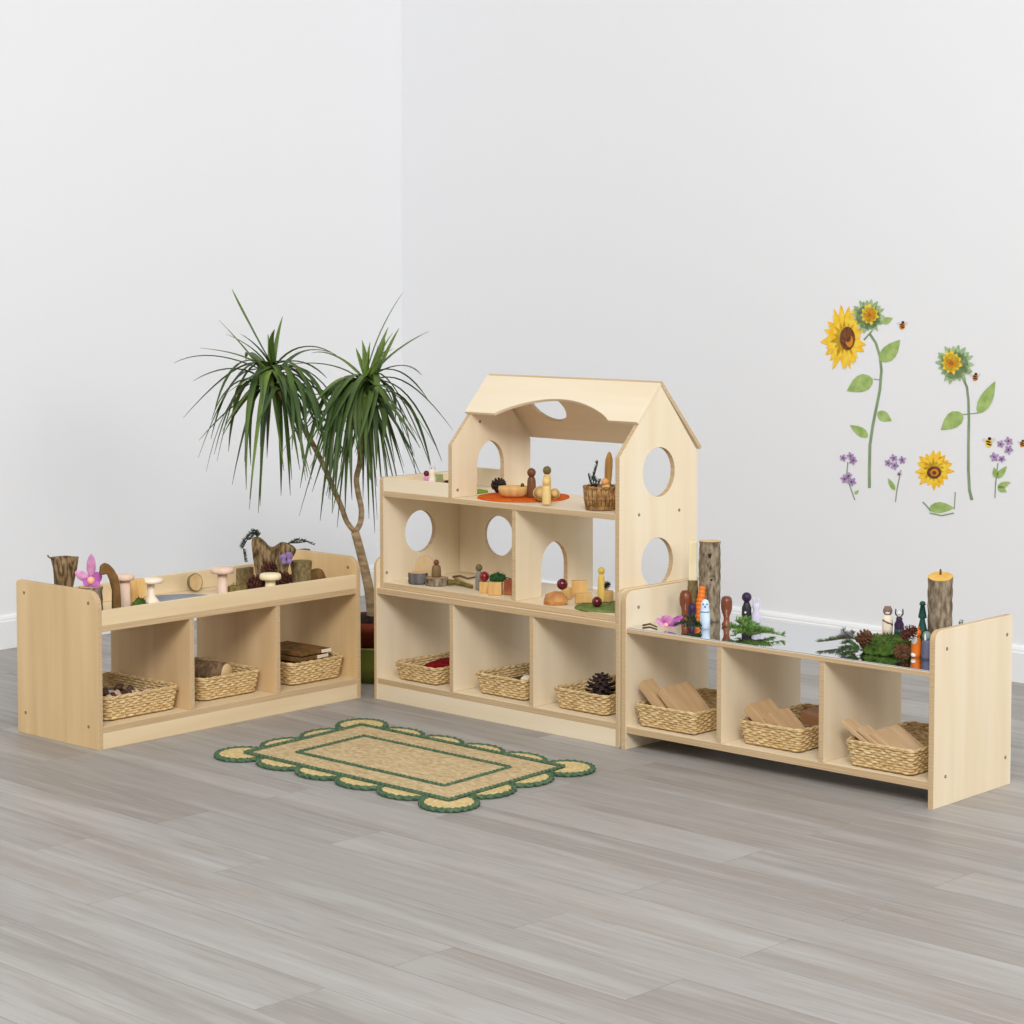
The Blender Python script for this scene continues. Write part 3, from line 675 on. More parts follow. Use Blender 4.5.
p = uv('L', 125, .125, W); mushroom('tall pinkish wooden toadstool right of the curved bark', p, hgt(p, 574), metres(20, p), metres(11.5, p), pink_wood, ct=.17)
p = uv('L', 137, .20, W); block('upright pale tan block between the two left toadstools', p, metres(15, p), .03, hgt(p, 579), block_m, face(p)+.2)
p = at(151, 604.5, W); mushroom('white wooden toadstool with a spreading foot on the tray', p, hgt(p, 578), metres(25, p), metres(8, p), white_wood, base=metres(19, p), ct=.2)
p = uv('L', 139, .05, W); blob('moss_tuft', 'small dark green moss tuft between the left toadstools', 'moss', p, .030, .016, .040, moss_m, aL, 2, .3, blades=80)
p = onu('L', .455, .20, W); mat_disc('felt_mat', 'round slate-blue mat lying in the middle of the tray', p, .145, blue_felt, .003, .03, 4)
p = uv('L', 195, .318, W); t = thing('wood_slice', 'tan wood slice standing against the back rail of the tray', 'wood slice', p, aL)
r0 = metres(9, p); M = Matrix.Translation((0, 0, r0+.003)) @ Matrix.Rotation(PI/2-.12, 4, 'X')
MB().lathe([(r0*.97, -.005), (r0, 0), (r0*.97, .005)], 24, M, True, 0, .08, 3).build('bark_ring', bark_moss, t); MB().lathe([(r0*.9, .0052), (.001, .0056)], 24, M, False, 0, .08, 3).build('cut_face', cut, t)
p = uv('L', 222.5, .18, W); mushroom('pinkish wooden toadstool standing alone by the slate-blue mat', p, hgt(p, 567), metres(24, p), metres(10.5, p), pink_wood, ct=.22)
p = uv('L', 245, .30, W); t = MB().box(-metres(10, p), metres(10, p), -.008, .008, 0, hgt(p, 567.5), bev=.003).build('bark_slab', bark_moss); place(t, p, aL+.05); tag(t, 'mossy bark slab leaning upright at the back rail', 'bark')
p = uv('L', 238, .19, W); blob('moss_tuft', 'yellowish moss tuft in front of the mossy bark slab', 'moss', p, .045, .03, .022, moss_y, aL, 6, .35, blades=120)
# forked bark piece
p = uv('L', 274, .17, W); k = metres(1, p); fz = lambda py: ztop(p, py)-W
ol = [(-14, 597), (-18, 572), (-23, 539), (-20, 536), (-13, 537.5), (-9, 543), (-4, 547.5), (0, 547), (4, 544), (8, 541.5), (14, 543), (22, 547), (23, 552), (17, 560), (13, 572), (11, 597)]
mb = MB(); n = len(ol); t = thing('forked_bark', 'large forked bark chunk with two raised lobes on the tray', 'bark', p, face(p)-.1)
lay = [(-.020, .86), (-.034, .97), (-.010, 1.0), (.018, 1.0), (.034, .9)]
vs = []
for y, f in lay:
    for i, (dx, py) in enumerate(ol):
        q = Vector((dx*k*(f if f < 1 else 1), 0, max(0, fz(py)-(1-f)*.02))); nz_ = noise.noise(Vector((dx*.21, py*.21, y*60)))*.006
        vs.append((q.x+nz_, y*(1-.35*(py < 545)), q.z+nz_*(py < 590)))
fs = [tuple(reversed(range(n))), tuple((len(lay)-1)*n+i for i in range(n))]+[(j*n+i, j*n+(i+1) % n, (j+1)*n+(i+1) % n, (j+1)*n+i) for j in range(len(lay)-1) for i in range(n)]
ob = mb.add(vs, fs, None, True).build('bark_body', bark_rug, t); sb = ob.modifiers.new('s', 'SUBSURF'); sb.levels = sb.render_levels = 2
def px2(p0, lst, yd=0): return [at_depth(a_, b_, p0[1]+yd)-Vector(p0) for a_, b_ in lst]
pl = at_depth(252, 538, p[1]-.005)
sprig('dark fir sprig drooping from the left lobe of the forked bark', pl, [px2(pl, [(252, 538), (247, 540), (243, 548), (245, 561)]), px2(pl, [(258, 533), (251, 534), (245, 540), (242, 546)]), px2(pl, [(257, 536), (253, 532), (249, 536)]), px2(pl, [(258, 538), (255, 534), (251, 539)]), px2(pl, [(259, 536), (256, 531), (252, 531)])], needle_d, .013, .00045, seed=3)
pl = at_depth(289, 544, p[1]-.005)
sprig('dark fir sprig on the right lobe of the forked bark', pl, [px2(pl, [(288, 544), (297, 540), (305, 541), (314, 545)]), px2(pl, [(290, 543), (298, 543), (306, 542)])], needle_d, .010, .0006, seed=4)
pb = at_depth(286.5, 559, p[1]-.047); t = thing('silk_butterfly', 'small purple silk butterfly clipped to the forked bark', 'silk butterfly', pb, face(pb))
mb = MB(); petal(mb, (0, 0, 0), (.6, 0, .8), 8*k, 4*k, (0, -1, 0)); petal(mb, (0, 0, 0), (-.8, 0, .45), 7*k, 3.5*k, (0, -1, 0)); petal(mb, (0, 0, 0), (-.6, 0, -.6), 6*k, 3*k, (0, -1, 0)); petal(mb, (0, 0, 0), (.6, 0, -.6), 6*k, 3*k, (0, -1, 0)); mb.build('wings', purple, t)
MB().ball(.0022, (0, -.002, 0), 8, (1, 1, 3)).build('body', d_blk, t)
G = 'reddish pinecones at the foot of the forked bark'
p = uv('L', 258, .11, W); pinecone('reddish dark pinecone left of the white toadstool', p, .036, .066, cone_r, (1.2, .2), 1.0, G)
p = uv('L', 283, .11, W); pinecone('reddish dark pinecone right of the white toadstool', p, .036, .066, cone_r, (1.1, -.2), 2.4, G)
p = uv('L', 269.5, .125, W+.045); pinecone('reddish dark pinecone behind and above the white toadstool', p, .030, .056, cone_r, (1.0, .3), 1.7, G)
p = uv('L', 270.5, .050, W); mushroom('white wooden toadstool with a wide cap in front of the pinecones', p, hgt(p, 573), metres(22, p), metres(11, p), cream, ct=.27)
p = uv('L', 301.5, .14, W); cyl_log('log_stump', 'mossy green upright stump at the right of the tray', 'stump', p, metres(10.5, p), hgt(p, 561), bark_moss, moss_y, seed=8)
p = uv('L', 303, .335, W); block('brown bark chunk standing in the back corner of the tray', p, .045, .03, hgt(p, 549), bark_red, aL, name='bark_chunk', bev=.006, cat='bark')
p = uv('L', 317, .13, W); t = thing('log', 'small dark brown log lying beside the mossy stump', 'log', p, aL+.9)
M = Matrix.Translation((0, 0, .030)) @ Matrix.Rotation(PI/2, 4, 'Y'); MB().lathe([(.024, -.032), (.027, -.02), (.026, .02), (.023, .032)], 22, M, True, 0, .12, 5).build('bark', bark_red, t); MB().lathe([(.022, .0325), (.001, .0330)], 22, M, True).build('cut_face', cut, t)
# ================================================================ PLAYHOUSE THINGS: top floor
W = HB+.0004
p = at(524, 499, W); q = tou('M', p); p = onu('M', q.x, min(.215, max(.165, q.y)), W)
p = spot('M', 523.5, .172, W); mat_disc('felt_mat', 'round orange felt mat on the upper floor of the playhouse', p, metres(46, p), orange_felt, .005, .05, 2)
WO = W+.0058
p = onu('M', .240, .17, W); mat_disc('felt_mat', 'light green felt piece lying at the arched door of the playhouse', p, .066, green_felt, .004, .12, 7, ry=.075, rot=aM)
p = at(499, 493, WO); q = tou('M', p); pinecone('small dark open pinecone at the left edge of the orange mat', p, .026, .048, cone_d, (1.0, .2), .7)
p = at(513.5, 497, WO); k = metres(1, p); t = thing('wood_bowl', 'rough-cut oval wooden bowl on the orange mat', 'bowl', p, face(p))
MB().lathe([(.001, 0), (11*k, 0), (14*k, 3*k), (16*k, 8*k), (15*k, 11*k), (12.5*k, 10.6*k), (10*k, 7*k), (.001, 5.5*k)], 28, Matrix.Diagonal((1, .7, 1, 1)), True, 0, .12, 5).build('bowl_shell', block_m, t)
MB().lathe([(2*k, 9.5*k), (1.6*k, 13*k), (.5*k, 13.6*k)], 10, Matrix.Translation((9*k, .01, 0))).build('twig_stub', twig_m, t)
p = at(531.5, 497.5, WO); peg_doll('dark brown peg doll standing beside the oval bowl', p, hgt(p, 468), metres(9, p), dark_peg, dark_peg)
p = at(547, 496, WO); peg_doll('olive-headed pale peg doll standing behind another on the orange mat', p, hgt(p, 466), metres(8.6, p), pale_peg, olive)
p = at(546.5, 504, W+.0055); peg_doll('plain pale peg doll at the front edge of the orange mat', p, hgt(p, 477), metres(9, p), pale_peg, pale_peg)
for px, wpx, lab in ((540.5, 15, 'left'), (554.5, 11, 'right')):
    p = at(px, 500.5 if px < 550 else 499, WO); r0 = metres(wpx/2, p); t = thing('wood_slice', f'small round wood slice standing on edge just {lab} of the pale peg dolls', 'wood slice', p, face(p), 'wood slices on the orange mat')
    M = Matrix.Translation((0, 0, r0)) @ Matrix.Rotation(PI/2, 4, 'X'); MB().lathe([(r0*.96, -.007), (r0, 0), (r0*.96, .007)], 22, M, True, 0, .1, px).build('rim', cut, t); MB().lathe([(r0*.88, .0072), (.001, .0076)], 22, M, True).build('cut_face', block_m, t)
p = at(600.5, 509.5, W); hb_ = hgt(p, 486); wb = metres(33, p); 
bt = thing('round_basket', 'small round willow basket by the gable wall on the upper floor', 'basket', p, 0)
mb = MB(); r0 = wb/2
for i in range(22):
    a_ = 2*PI*i/22
    for s_ in (-1, 1): mb.tube([(r0*.86*math.cos(a_+s_*.05), r0*.86*math.sin(a_+s_*.05), .004), (r0*.95*math.cos(a_+s_*.05), r0*.95*math.sin(a_+s_*.05), hb_*.5), (r0*math.cos(a_+s_*.05), r0*math.sin(a_+s_*.05), hb_*.95)], .0031, 5)
mb.lathe([(r0*.78, .001), (r0*.8, .004), (r0*.9, hb_*.9), (r0*.84, hb_*.9), (r0*.76, .008), (.001, .008)], 26)
mb.build('willow_staves', wicker_d, bt); mb = MB()
for z_, rr in ((.004, .86), (.009, .88), (hb_*.5, .97)): mb.tube([(r0*rr*math.cos(2*PI*i/44)*(1+.03*(-1)**i), r0*rr*math.sin(2*PI*i/44)*(1+.03*(-1)**i), z_) for i in range(44)], .0028, 5, True)
mb.build('woven_bands', wicker_d, bt); mb = MB()
for s_ in (0, PI): mb.tube([((r0+.002*math.cos(i*.9+s_))*math.cos(2*PI*i/60), (r0+.002*math.cos(i*.9+s_))*math.sin(2*PI*i/60), hb_*.97+.002*math.sin(i*.9+s_)) for i in range(60)], .003, 5, True)
mb.build('rim', wicker_d, bt)
pl = p+Vector((0, 0, hb_*.75)); pl = at_depth(592, 489, p.y-.008)
sprig('dark fir sprig sticking out of the small round basket', pl, [px2(pl, [(594, 491), (593, 480), (596, 470), (598, 462)]), px2(pl, [(593, 490), (590, 482), (588, 475)]), px2(pl, [(594, 490), (599, 484), (601, 479)]), px2(pl, [(593, 491), (596, 484), (594, 477)])], needle_d, .012, .0006, seed=8)
pw = at_depth(606, 493, p.y+.012); o = MB().lathe([(.009, -.012), (.010, .03), (.0115, .07), (.0105, .095), (.005, .112), (.0006, .117)], 14).build('pointed_stick', mat('gold_brown_wood', (182, 138, 70), .6, (150, 106, 50), (40, 40, 9))); place(o, pw+Vector((.004, 0, .004))); o.rotation_euler = (0, .05, 0); tag(o, 'tall pointed golden-brown stick standing in the small round basket', 'stick')
pw = at_depth(606, 491, p.y-.024); t = thing('wooden_figure', 'little seated pale wooden figure at the front of the small round basket', 'wooden figure', pw, face(pw)); k = metres(1, pw)
MB().lathe([(6*k, -5*k), (6.5*k, -2*k), (5*k, 3*k), (3*k, 7*k)], 16).build('body', block_m, t); MB().ball(3.9*k, (-1*k, -.002, 9.2*k), 12).build('head', mat('warm_figure_wood', (222, 158, 100), .5), t)
# porch things
p = uv('M', 432.3, .11, W); t = thing('bunny_peg', 'white rabbit peg on the porch of the playhouse', 'peg doll', p, face(p)); h = hgt(p, 465); r0 = metres(3.8, p)
MB().lathe([(r0, 0), (r0, h*.5), (r0*.75, h*.62), (r0*.9, h*.7), (r0*.8, h*.8), (.0006, h*.86)], 16).build('body', white_wood, t)
for s_ in (-1, 1): MB().ball(r0*.4, (s_*r0*.55, 0, h*.88), 10, (.8, .6, 2.1)).build('ear', lilac, t)
p = uv('M', 426.5, .17, W); peg_doll('tiny maroon-headed pink peg doll beside the white rabbit peg', p, hgt(p, 470.5), metres(6, p), pink, mat('maroon_paint', (96, 30, 40), .5))
p = uv('M', 438, .2, W); block('small sage green block right of the white rabbit peg', p, .024, .024, hgt(p, 474), mat('sage_paint', (158, 164, 116), .6), aM)
p = uv('M', 442.5, .22, W); sphere('small orange wooden ball on the porch', p, .0135, mat('amber_gloss', (206, 142, 66), .35)); bpy.context.view_layer.update()
p = uv('M', 447.5, .175, W); pinecone('tiny dark pinecone on the porch by the tower wall', p, .017, .034, cone_d, (1.1, 0), 0)
# ================================================================ PLAYHOUSE THINGS: lower floor, left room
W = HF+.0004
p = at(418, 583.5, W); k = metres(1, p); t = cyl_log('log_stump', 'low grey-blue log stump in the left room of the playhouse', 'stump', p, 9.8*k, hgt(p, 572.5), mat('blue_grey_bark', (118, 112, 112), .9, (82, 76, 78), (40, 40, 30), bump=.8), cut, seed=5)
q = tou('M', p); pz = onu('M', q.x-.012, q.y+.04, W); k = metres(1, pz)
oz = [(-9.5*k, 0), (9.5*k, 0), (9.5*k, hgt(pz, 565)), (8*k, hgt(pz, 560)), (4.5*k, hgt(pz, 556.5)), (0, hgt(pz, 555.3)), (-4.5*k, hgt(pz, 556.5)), (-8*k, hgt(pz, 560)), (-9.5*k, hgt(pz, 565))]
o = MB().prism(oz, -.007, .007, Matrix.Rotation(PI/2, 4, 'X')).build('arched_board', mat('pale_beige_wood', (214, 188, 146), .6, (200, 172, 128), (40, 40, 10))); place(o, pz, face(pz)); tag(o, 'pale round-topped board standing behind the grey-blue stump', 'board')
p = at(437, 585, W); k = metres(1, p); hs = hgt(p, 576.5); t = cyl_log('wood_slice', 'thick grey wood slice carrying a brown peg doll, left room of the playhouse', 'wood slice', p, 11.5*k, metres(7.6, p), bark_grey, mat('grey_cut_wood', (184, 160, 128), .7, (160, 136, 106), (30, 30, 30)), seed=6)
pp = p+Vector((-.002, .004, metres(7.6, p)+.0018)); peg_doll('greyish brown peg doll standing on the thick grey wood slice', pp, hgt(pp, 559.5), metres(9.4, pp), mat('grey_brown_wood', (128, 102, 70), .6), mat('red_brown_wood', (112, 70, 50), .5))
pt = at(463, 584, W)+Vector((0, 0, .004))
def twig(label, pts, r0, m):
    b0 = Vector(pts[0]); o = MB().tube([Vector(a_)-b0 for a_ in pts], [r0*(1-.45*i/(len(pts)-1)) for i in range(len(pts))], 7).build('twig', m); o.location = b0; return tag(o, label, 'twig', 'twigs in the left room of the playhouse')
A = lambda px, py, w_: at(px, py, W+w_)
twig('thick dark twig lying from the grey slice towards the right', [A(448, 582, .012), A(456, 582.5, .010), A(464, 584.5, .007), (A(472, 587, .006))], .009, twig_g)
twig('thin curved twig behind the thick dark twig', [A(453, 577, .006), A(460, 576, .007), A(468, 578.5, .006), A(476, 577, .006)], .0042, twig_m)
twig('pale slim twig crossing between the other twigs', [A(455, 578.5, .014), A(464, 582, .010), A(473, 585, .006)], .004, mat('pale_twig', (176, 150, 104), .8))
p = at(479, 590, W); peg_doll('slim peg doll with an olive head beside the red ball', p, hgt(p, 564), metres(7.2, p), grey_paint, olive)
GB = 'beech blocks in the left room of the playhouse'
p = at(484.5, 592.5, W); s1 = metres(10, p); block('small beech block under the red ball', p, s1*.95, s1, metres(11, p), block_m, face(p)-.1, GB)
sphere('red ball resting on a small beech block in the left room', p+Vector((0, 0, metres(11, p)+.0005)), metres(5.0, p), red_ball)
p = at(495.5, 594.5, W); block('beech block topped with moss in the left room', p, metres(13.5, p), metres(12, p), metres(13, p), block_m, face(p)-.15, GB)
pm = p+Vector((.006, .012, metres(13, p)+.0005)); blob('moss_tuft', 'dark green moss tuft sitting on a beech block', 'moss', pm, metres(7.5, p), .02, metres(6, p), mat('deep_green_moss', (48, 92, 44), .95, (24, 56, 26), (90, 90, 90), bump=1), 0, 4, .35, blades=90)
p = at(506.5, 595, W); q = tou('M', p); p = onu('M', min(q.x, ud-.03), q.y+.012, W); block('tilted dark-sided block against the room divider', p, .030, .026, metres(15, p), mat('brown_red_block', (172, 108, 62), .6, (140, 70, 44), (30, 30, 30)), aM+.5, GB, ry=.0)
p = uv('M', 508, .09, W+.0); 
twig('thin dark twig lying on the moss-topped block', [pm+Vector((-.005, -.002, .012)), pm+Vector((.018, .0, .012)), pm+Vector((.042, .004, .006))], .0024, twig_m)
# lower floor, right room
p = at(555.5, 604.5, W); k = metres(1, p)
o = blob('wood_nugget', 'large faceted orange-brown wood nugget in the right room of the playhouse', 'wood piece', p, 12*k, 10*k, 10.5*k, mat('orange_brown_wood', (206, 150, 88), .55, (172, 112, 60), (25, 25, 25)), face(p), 12, .30, 2, freq=1.2)
for f in o.data.polygons: f.use_smooth = False
pn = p+Vector((.020, .012, 14.2*k)); sphere('dark red ball resting on the large wood nugget', pn, metres(5.6, p), wine_ball)
p = at(590, 605.5, W); q = tou('M', p); p = onu('M', .886, .118, W); mat_disc('felt_mat', 'moss green felt mat in the right room of the playhouse', p, .096, moss_felt, .004, .06, 9, ry=.108, rot=aM)
WG = W+.0048; GB = 'beech blocks in the right room of the playhouse'
pq = spot('M', 566.5, .150, W); block('small beech block behind the large wood nugget', pq, .026, .024, hgt(pq, 587.5), block_m, aM+.2, GB)
pq = spot('M', 579.5, .215, WG); block('square upright beech block at the back of the green mat', pq, metres(15.5, pq), .022, hgt(pq, 580.5), block_m, face(pq), GB)
pq = at(583.5, 602.5, WG); block('low wide beech block in the middle of the green mat', pq, metres(17, pq), .024, metres(9.5, pq), block_m, face(pq)+.1, GB)
pq = at(601.3, 601.5, WG); peg_doll('tall yellow peg doll on the green mat', pq, hgt(pq, 567), metres(7.4, pq), mat('yellow_peg_wood', (236, 206, 118), .5, (222, 186, 92), (60, 60, 12)), mat('yellow_head_wood', (216, 186, 84), .5))
pq = at(597, 607, WG); sphere('dark wine-red ball at the front of the green mat', pq, metres(5.2, pq), wine_ball)
pq = spot('M', 606, .175, WG); block('beech block carrying a tiny pinecone by the gable wall', pq, .040, .024, hgt(pq, 590), block_m, aM, GB)
pinecone('tiny dark pinecone lying on a block by the gable wall', pq+Vector((0, 0, hgt(pq, 590)+.0005)), .014, .030, cone_d, (.4, 1.2), .4)
# ================================================================ MIRROR TOP, left group
W = RTOP+.0006
p = at(668, 628.5, W); k = metres(1, p); t = thing('silk_flower', 'pink and magenta silk flower lying at the left end of the mirror', 'silk flower', p, face(p))
mb = MB(); petal(mb, (0, 0, 3*k), (-1, -.3, .35), 15*k, 5*k, (0, -.5, 1)); petal(mb, (0, 0, 3*k), (-.8, -.8, .0), 13*k, 5*k, (0, -.5, 1)); petal(mb, (0, 0, 4*k), (.1, -.2, .6), 11*k, 5.5*k, (0, -1, .5)); mb.build('pale_petals', pink, t)
mb = MB(); petal(mb, (0, 0, 4*k), (1, -.1, .42), 17*k, 5*k, (0, -.6, 1)); petal(mb, (0, 0, 3*k), (1, -.4, .1), 15*k, 4.5*k, (0, -.5, 1)); petal(mb, (0, 0, 4*k), (-.5, .2, .7), 10*k, 4.5*k, (0, -.7, .5)); mb.build('deep_petals', magenta, t)
MB().ball(2.4*k, (-2*k, -3*k, 4*k), 10).build('flower_heart', peach, t)
A = lambda px, py, w_: at(px, py, W+w_)
b0 = A(643, 625.5, .003); o = MB().tube([A(643, 625.5, .003)-b0, A(650, 624, .004)-b0, A(657, 627, .003)-b0], [.003, .0028, .002], 7).build('twig', twig_m); o.location = b0; tag(o, 'thin brown twig beside the silk flower on the mirror', 'twig')
p = spot('R', 673, .25, W); h = hgt(p, 596); t = thing('split_branch', 'pale split branch with greenish bark on the mirror', 'branch', p, face(p)+.3); r0 = metres(4.6, p)
MB().lathe([(r0, 0), (r0, h*.7), (r0*.8, h*.92), (r0*.4, h)], 16, None, True, 0, .1, 2).build('bark', mat('greenish_bark', (140, 136, 92), .9, (108, 104, 66), (40, 40, 20), bump=.6), t); MB().box(r0*.15, r0*.9, -r0*.98, -r0*.3, .002, h*.86, bev=.003).build('split_face', cream, t)
def spindle(label, p, h, w, m, prof, name='turned_spindle', cat='wooden spindle', group=None):
    o = MB().lathe([(w/2*a_, h*b_) for a_, b_ in prof], 22).build(name, m); place(o, p); return tag(o, label, cat, group)
PEG = [(.85, 0), (.9, .04), (.7, .12), (.62, .3), (.7, .42), (.95, .56), (1, .72), (.9, .88), (.55, .98), (.001, 1)]
p = spot('R', 685.5, .20, W); spindle('mahogany bulb-topped peg behind the silk flower', p, hgt(p, 590), metres(12.5, p), red_peg, PEG)
p = spot('R', 692, .165, W); spindle('small dark plum peg between the mahogany and orange pegs', p, hgt(p, 603), metres(9, p), plum, PEG)
p = spot('R', 698, .20, W); h = hgt(p, 587); r0 = metres(6.0, p); prof = []
for i in range(9):
    rr = r0*(1-.055*i); prof += [(rr*.8, h*i/9), (rr, h*(i+.35)/9), (rr, h*(i+.65)/9), (rr*.8, h*(i+.97)/9)]
prof.append((.001, h)); o = MB().lathe(prof, 22).build('ridged_cone', orange); place(o, p+Vector((0, 0, .003))); o.rotation_euler = (0, .12, 0); tag(o, 'orange ridged wooden cone leaning against the tall hollow log', 'ridged cone')
p = spot('R', 709.5, .255, W); h = hgt(p, 541); cyl_log('tall_log', 'tall bark log with dark knot holes at the left end of the mirror', 'log', p, metres(10.8, p), h, bark_grey, cut, knots=[(-PI/2-.0, ztop(p, 555)-W, .013), (-PI/2+.15, ztop(p, 578)-W, .011)], seed=11, wob=.07, rz=face(p))
p = spot('R', 692.6, .245, W); hs = hgt(p, 580.5); cyl_log('log_stump', 'dark mossy stump carrying a cream block behind the pegs', 'stump', p, metres(5.2, p), hs, bark_moss, cut, seed=12)
o = block('upright cream wooden block on a dark stump by the gable wall', p+Vector((0, 0, hs+.0015)), metres(8.5, p), .028, ztop(p, 541.5)-W-hs, cream, face(p))
p = at(705, 628.5, W); h = hgt(p, 599); r0 = metres(5.0, p)
t = thing('penguin_peg', 'ice-blue penguin peg figure in front of the tall hollow log', 'peg figure', p, face(p))
MB().lathe([(r0, 0), (r0*1.02, h*.3), (r0*.98, h*.6), (r0*.8, h*.72), (r0*.86, h*.82), (r0*.6, h*.95), (.001, h)], 20).build('body', bluewhite, t)
for s_ in (-1, 1): MB().ball(r0*.2, (s_*r0*.38, -r0*.72, h*.84), 8).build('eye', blue_p, t)
MB().ball(r0*.26, (0, -r0*.9, h*.76), 8, (.8, 1, .8)).build('beak', blue_p, t)
MB().tube([(r0*1.03*math.cos(2*PI*i/24), r0*1.03*math.sin(2*PI*i/24), h*.58) for i in range(24)], .0014, 5, True).build('collar', blue_p, t)
p = at(694, 630, W); sprig('dark green fir sprig between the silk flower and the penguin peg', p, [px2(p, [(702, 626), (692, 622), (682, 623), (674, 626)]), px2(p, [(700, 627), (692, 626), (684, 626.5)]), px2(p, [(698, 627), (690, 619), (684, 617)]), px2(p, [(701, 629), (695, 622), (692, 616)])], mat('blue_green_needle', (44, 84, 52), .6, (30, 60, 42), (40, 40, 40)), .016, .0008, seed=11)
p = at(726.5, 626, W); spindle('reddish brown turned spindle standing on the mirror front edge', p, hgt(p, 596), metres(11.5, p), red_peg, [(.72, 0), (.85, .03), (.85, .08), (.55, .14), (.5, .28), (.58, .36), (.85, .48), (1, .65), (1, .82), (.85, .94), (.5, .99), (.001, 1)])
p = spot('R', 746.5, .21, W); h = hgt(p, 592); r0 = metres(5.0, p); t = thing('raven_peg', 'black raven peg figure with a white patch behind the fir bunch', 'peg figure', p, face(p))
MB().lathe([(r0*.95, 0), (r0, h*.3), (r0*.95, h*.58), (r0*.6, h*.70), (r0*.5, h*.74)], 20).build('body', black_p, t); MB().ball(r0*.98, (0, 0, h*.86), 14, (1, 1, 1.0)).build('head', plum, t)
MB().lathe([(r0*.35, 0), (.0005, r0*1.0)], 10, Matrix.Translation((-r0*.5, -r0*.7, h*.85)) @ Matrix.Rotation(PI/2+.3, 4, 'X')).build('beak', black_p, t); MB().ball(r0*.45, (-r0*.1, -r0*.66, h*.46), 10, (1, .7, 1.3)).build('breast_patch', white_p, t)
p = spot('R', 756, .22, W); h = hgt(p, 597); r0 = metres(4.6, p); t = thing('bunny_peg', 'lilac-white rabbit peg figure right of the black raven', 'peg figure', p, face(p))
MB().lathe([(r0, 0), (r0, h*.45), (r0*.65, h*.58), (r0*.85, h*.68), (r0*.7, h*.8), (.0006, h*.84)], 18).build('body', lilac, t)
for s_ in (-1, 1): MB().ball(r0*.32, (s_*r0*.5, 0, h*.88), 10, (.9, .6, 2.4)).build('ear', lilac, t)
p = at(749, 637, W); brs = []
for tx, ty in ((733, 630), (731, 622), (738, 615), (747, 612), (756, 619), (764, 624), (772, 632), (783, 634), (760, 636), (744, 625), (752, 624), (766, 640), (738, 636)):
    e = at_depth(tx, ty+6, p.y+R.uniform(-.05, .06)) - p; e.z = max(e.z, .006); brs.append([(0, 0, .004), e*.5+Vector((0, 0, .012)), e]); brs.append([e*.4+Vector((0, 0, .01)), e*.75+Vector((.012*(-1)**len(brs), .01, .010))])
sprig('bushy bright green fir bunch in the middle of the mirror', p, brs, mat('bright_needle', (126, 160, 84), .6, (84, 122, 56), (40, 40, 40)), .017, .0008, seed=13, wd=.0016)
# right group
for (tp, lst, lab, sd_) in (((858, 645), [[(862, 643), (848, 641), (834, 643), (818, 645)], [(845, 641), (836, 637), (828, 640)], [(850, 642), (846, 635), (843, 628)], [(856, 643), (852, 636), (853, 631)]], 'long dark fir sprig reaching left across the mirror', 15), ((864, 655), [[(858, 654), (850, 650), (840, 652)], [(858, 655), (850, 656), (842, 657)], [(858, 652), (850, 645), (842, 647)]], 'shorter fir sprig at the front left of the moss mound', 16)):
    p = at(*tp, W); sprig(lab, p, [[q_ + Vector((0, 0, .008)) for q_ in [at(a_, b_+ (0 if b_ > 640 else 4), W+.004+max(0, (640-b_))*.0022)-p for a_, b_ in l_]] for l_ in lst], mat('grey_green_needle', (98, 120, 82), .6, (68, 90, 58), (40, 40, 40)) if sd_ == 15 else needle, .012, .0008, seed=sd_)
p = spot('R', 888, .165, W); k = metres(1, p); blob('moss_mound', 'wide green moss mound at the right of the mirror', 'moss', p, 25*k, .070, 12.5*k, moss_m, aR, 7, .22, 4, freq=2.2, blades=500)
zt = ztop(p, 640.5); p2 = spot('R', 886, .20, zt); t = thing('wood_slice', 'cream wood slice on the moss mound under the owl peg', 'wood slice', p2, face(p2)); r0 = metres(10, p2)
MB().lathe([(r0*.8, -.006), (r0, 0), (r0, .006), (r0*.97, .008), (.001, .008)], 26, None, True, 0, .08, 3).build('disc', cut, t)
zs = p2.z+.0085
p = spot('R', 887.5, .205, zs); h = hgt(p, 606); r0 = metres(5.4, p); t = thing('owl_peg', 'white owl peg figure with brown head on the moss mound', 'peg figure', p, face(p))
MB().lathe([(r0*.9, 0), (r0, h*.2), (r0*.98, h*.5), (r0*.82, h*.64), (r0*.5, h*.7)], 20).build('body', white_wood, t); MB().ball(r0*.88, (0, 0, h*.83), 14, (1, 1, 1.05)).build('head', brown_p, t)
MB().ball(r0*.6, (0, -r0*.45, h*.80), 12, (1, .7, .8)).build('face', white_p, t)
for s_ in (-1, 1): MB().lathe([(r0*.22, 0), (.0005, r0*.5)], 8, Matrix.Translation((s_*r0*.5, 0, h*.92))).build('ear_tuft', brown_p, t)
MB().tube([(-r0*.9, -r0*.5, h*.52), (0, -r0*1.02, h*.44), (r0*.9, -r0*.5, h*.36)], .0026, 6).build('sash', brown_p, t)
p = spot('R', 899, .215, zs-.012); h = hgt(p, 609); r0 = metres(4.9, p); t = thing('antlered_peg', 'dark plum and teal peg figure with antlers right of the owl', 'peg figure', p, face(p))
MB().lathe([(r0*.9, 0), (r0*.95, h*.25), (r0, h*.5), (r0*.6, h*.64), (r0*.7, h*.7), (.001, h*.76)], 20).build('body', plum, t); MB().lathe([(r0*1.0, h*.02), (r0*1.03, h*.25), (r0*1.0, h*.36)], 20).build('skirt', teal, t)
for s_ in (-1, 1): MB().tube([(s_*r0*.2, 0, h*.72), (s_*r0*.75, 0, h*.84), (s_*r0*.7, -.002, h*1.0)], .0018, 6).build('antler', black_p, t)
MB().ball(r0*.42, (0, -r0*.1, h*.86), 10).build('pale_face', white_p, t)
GP = 'pinecones at the right of the mirror'
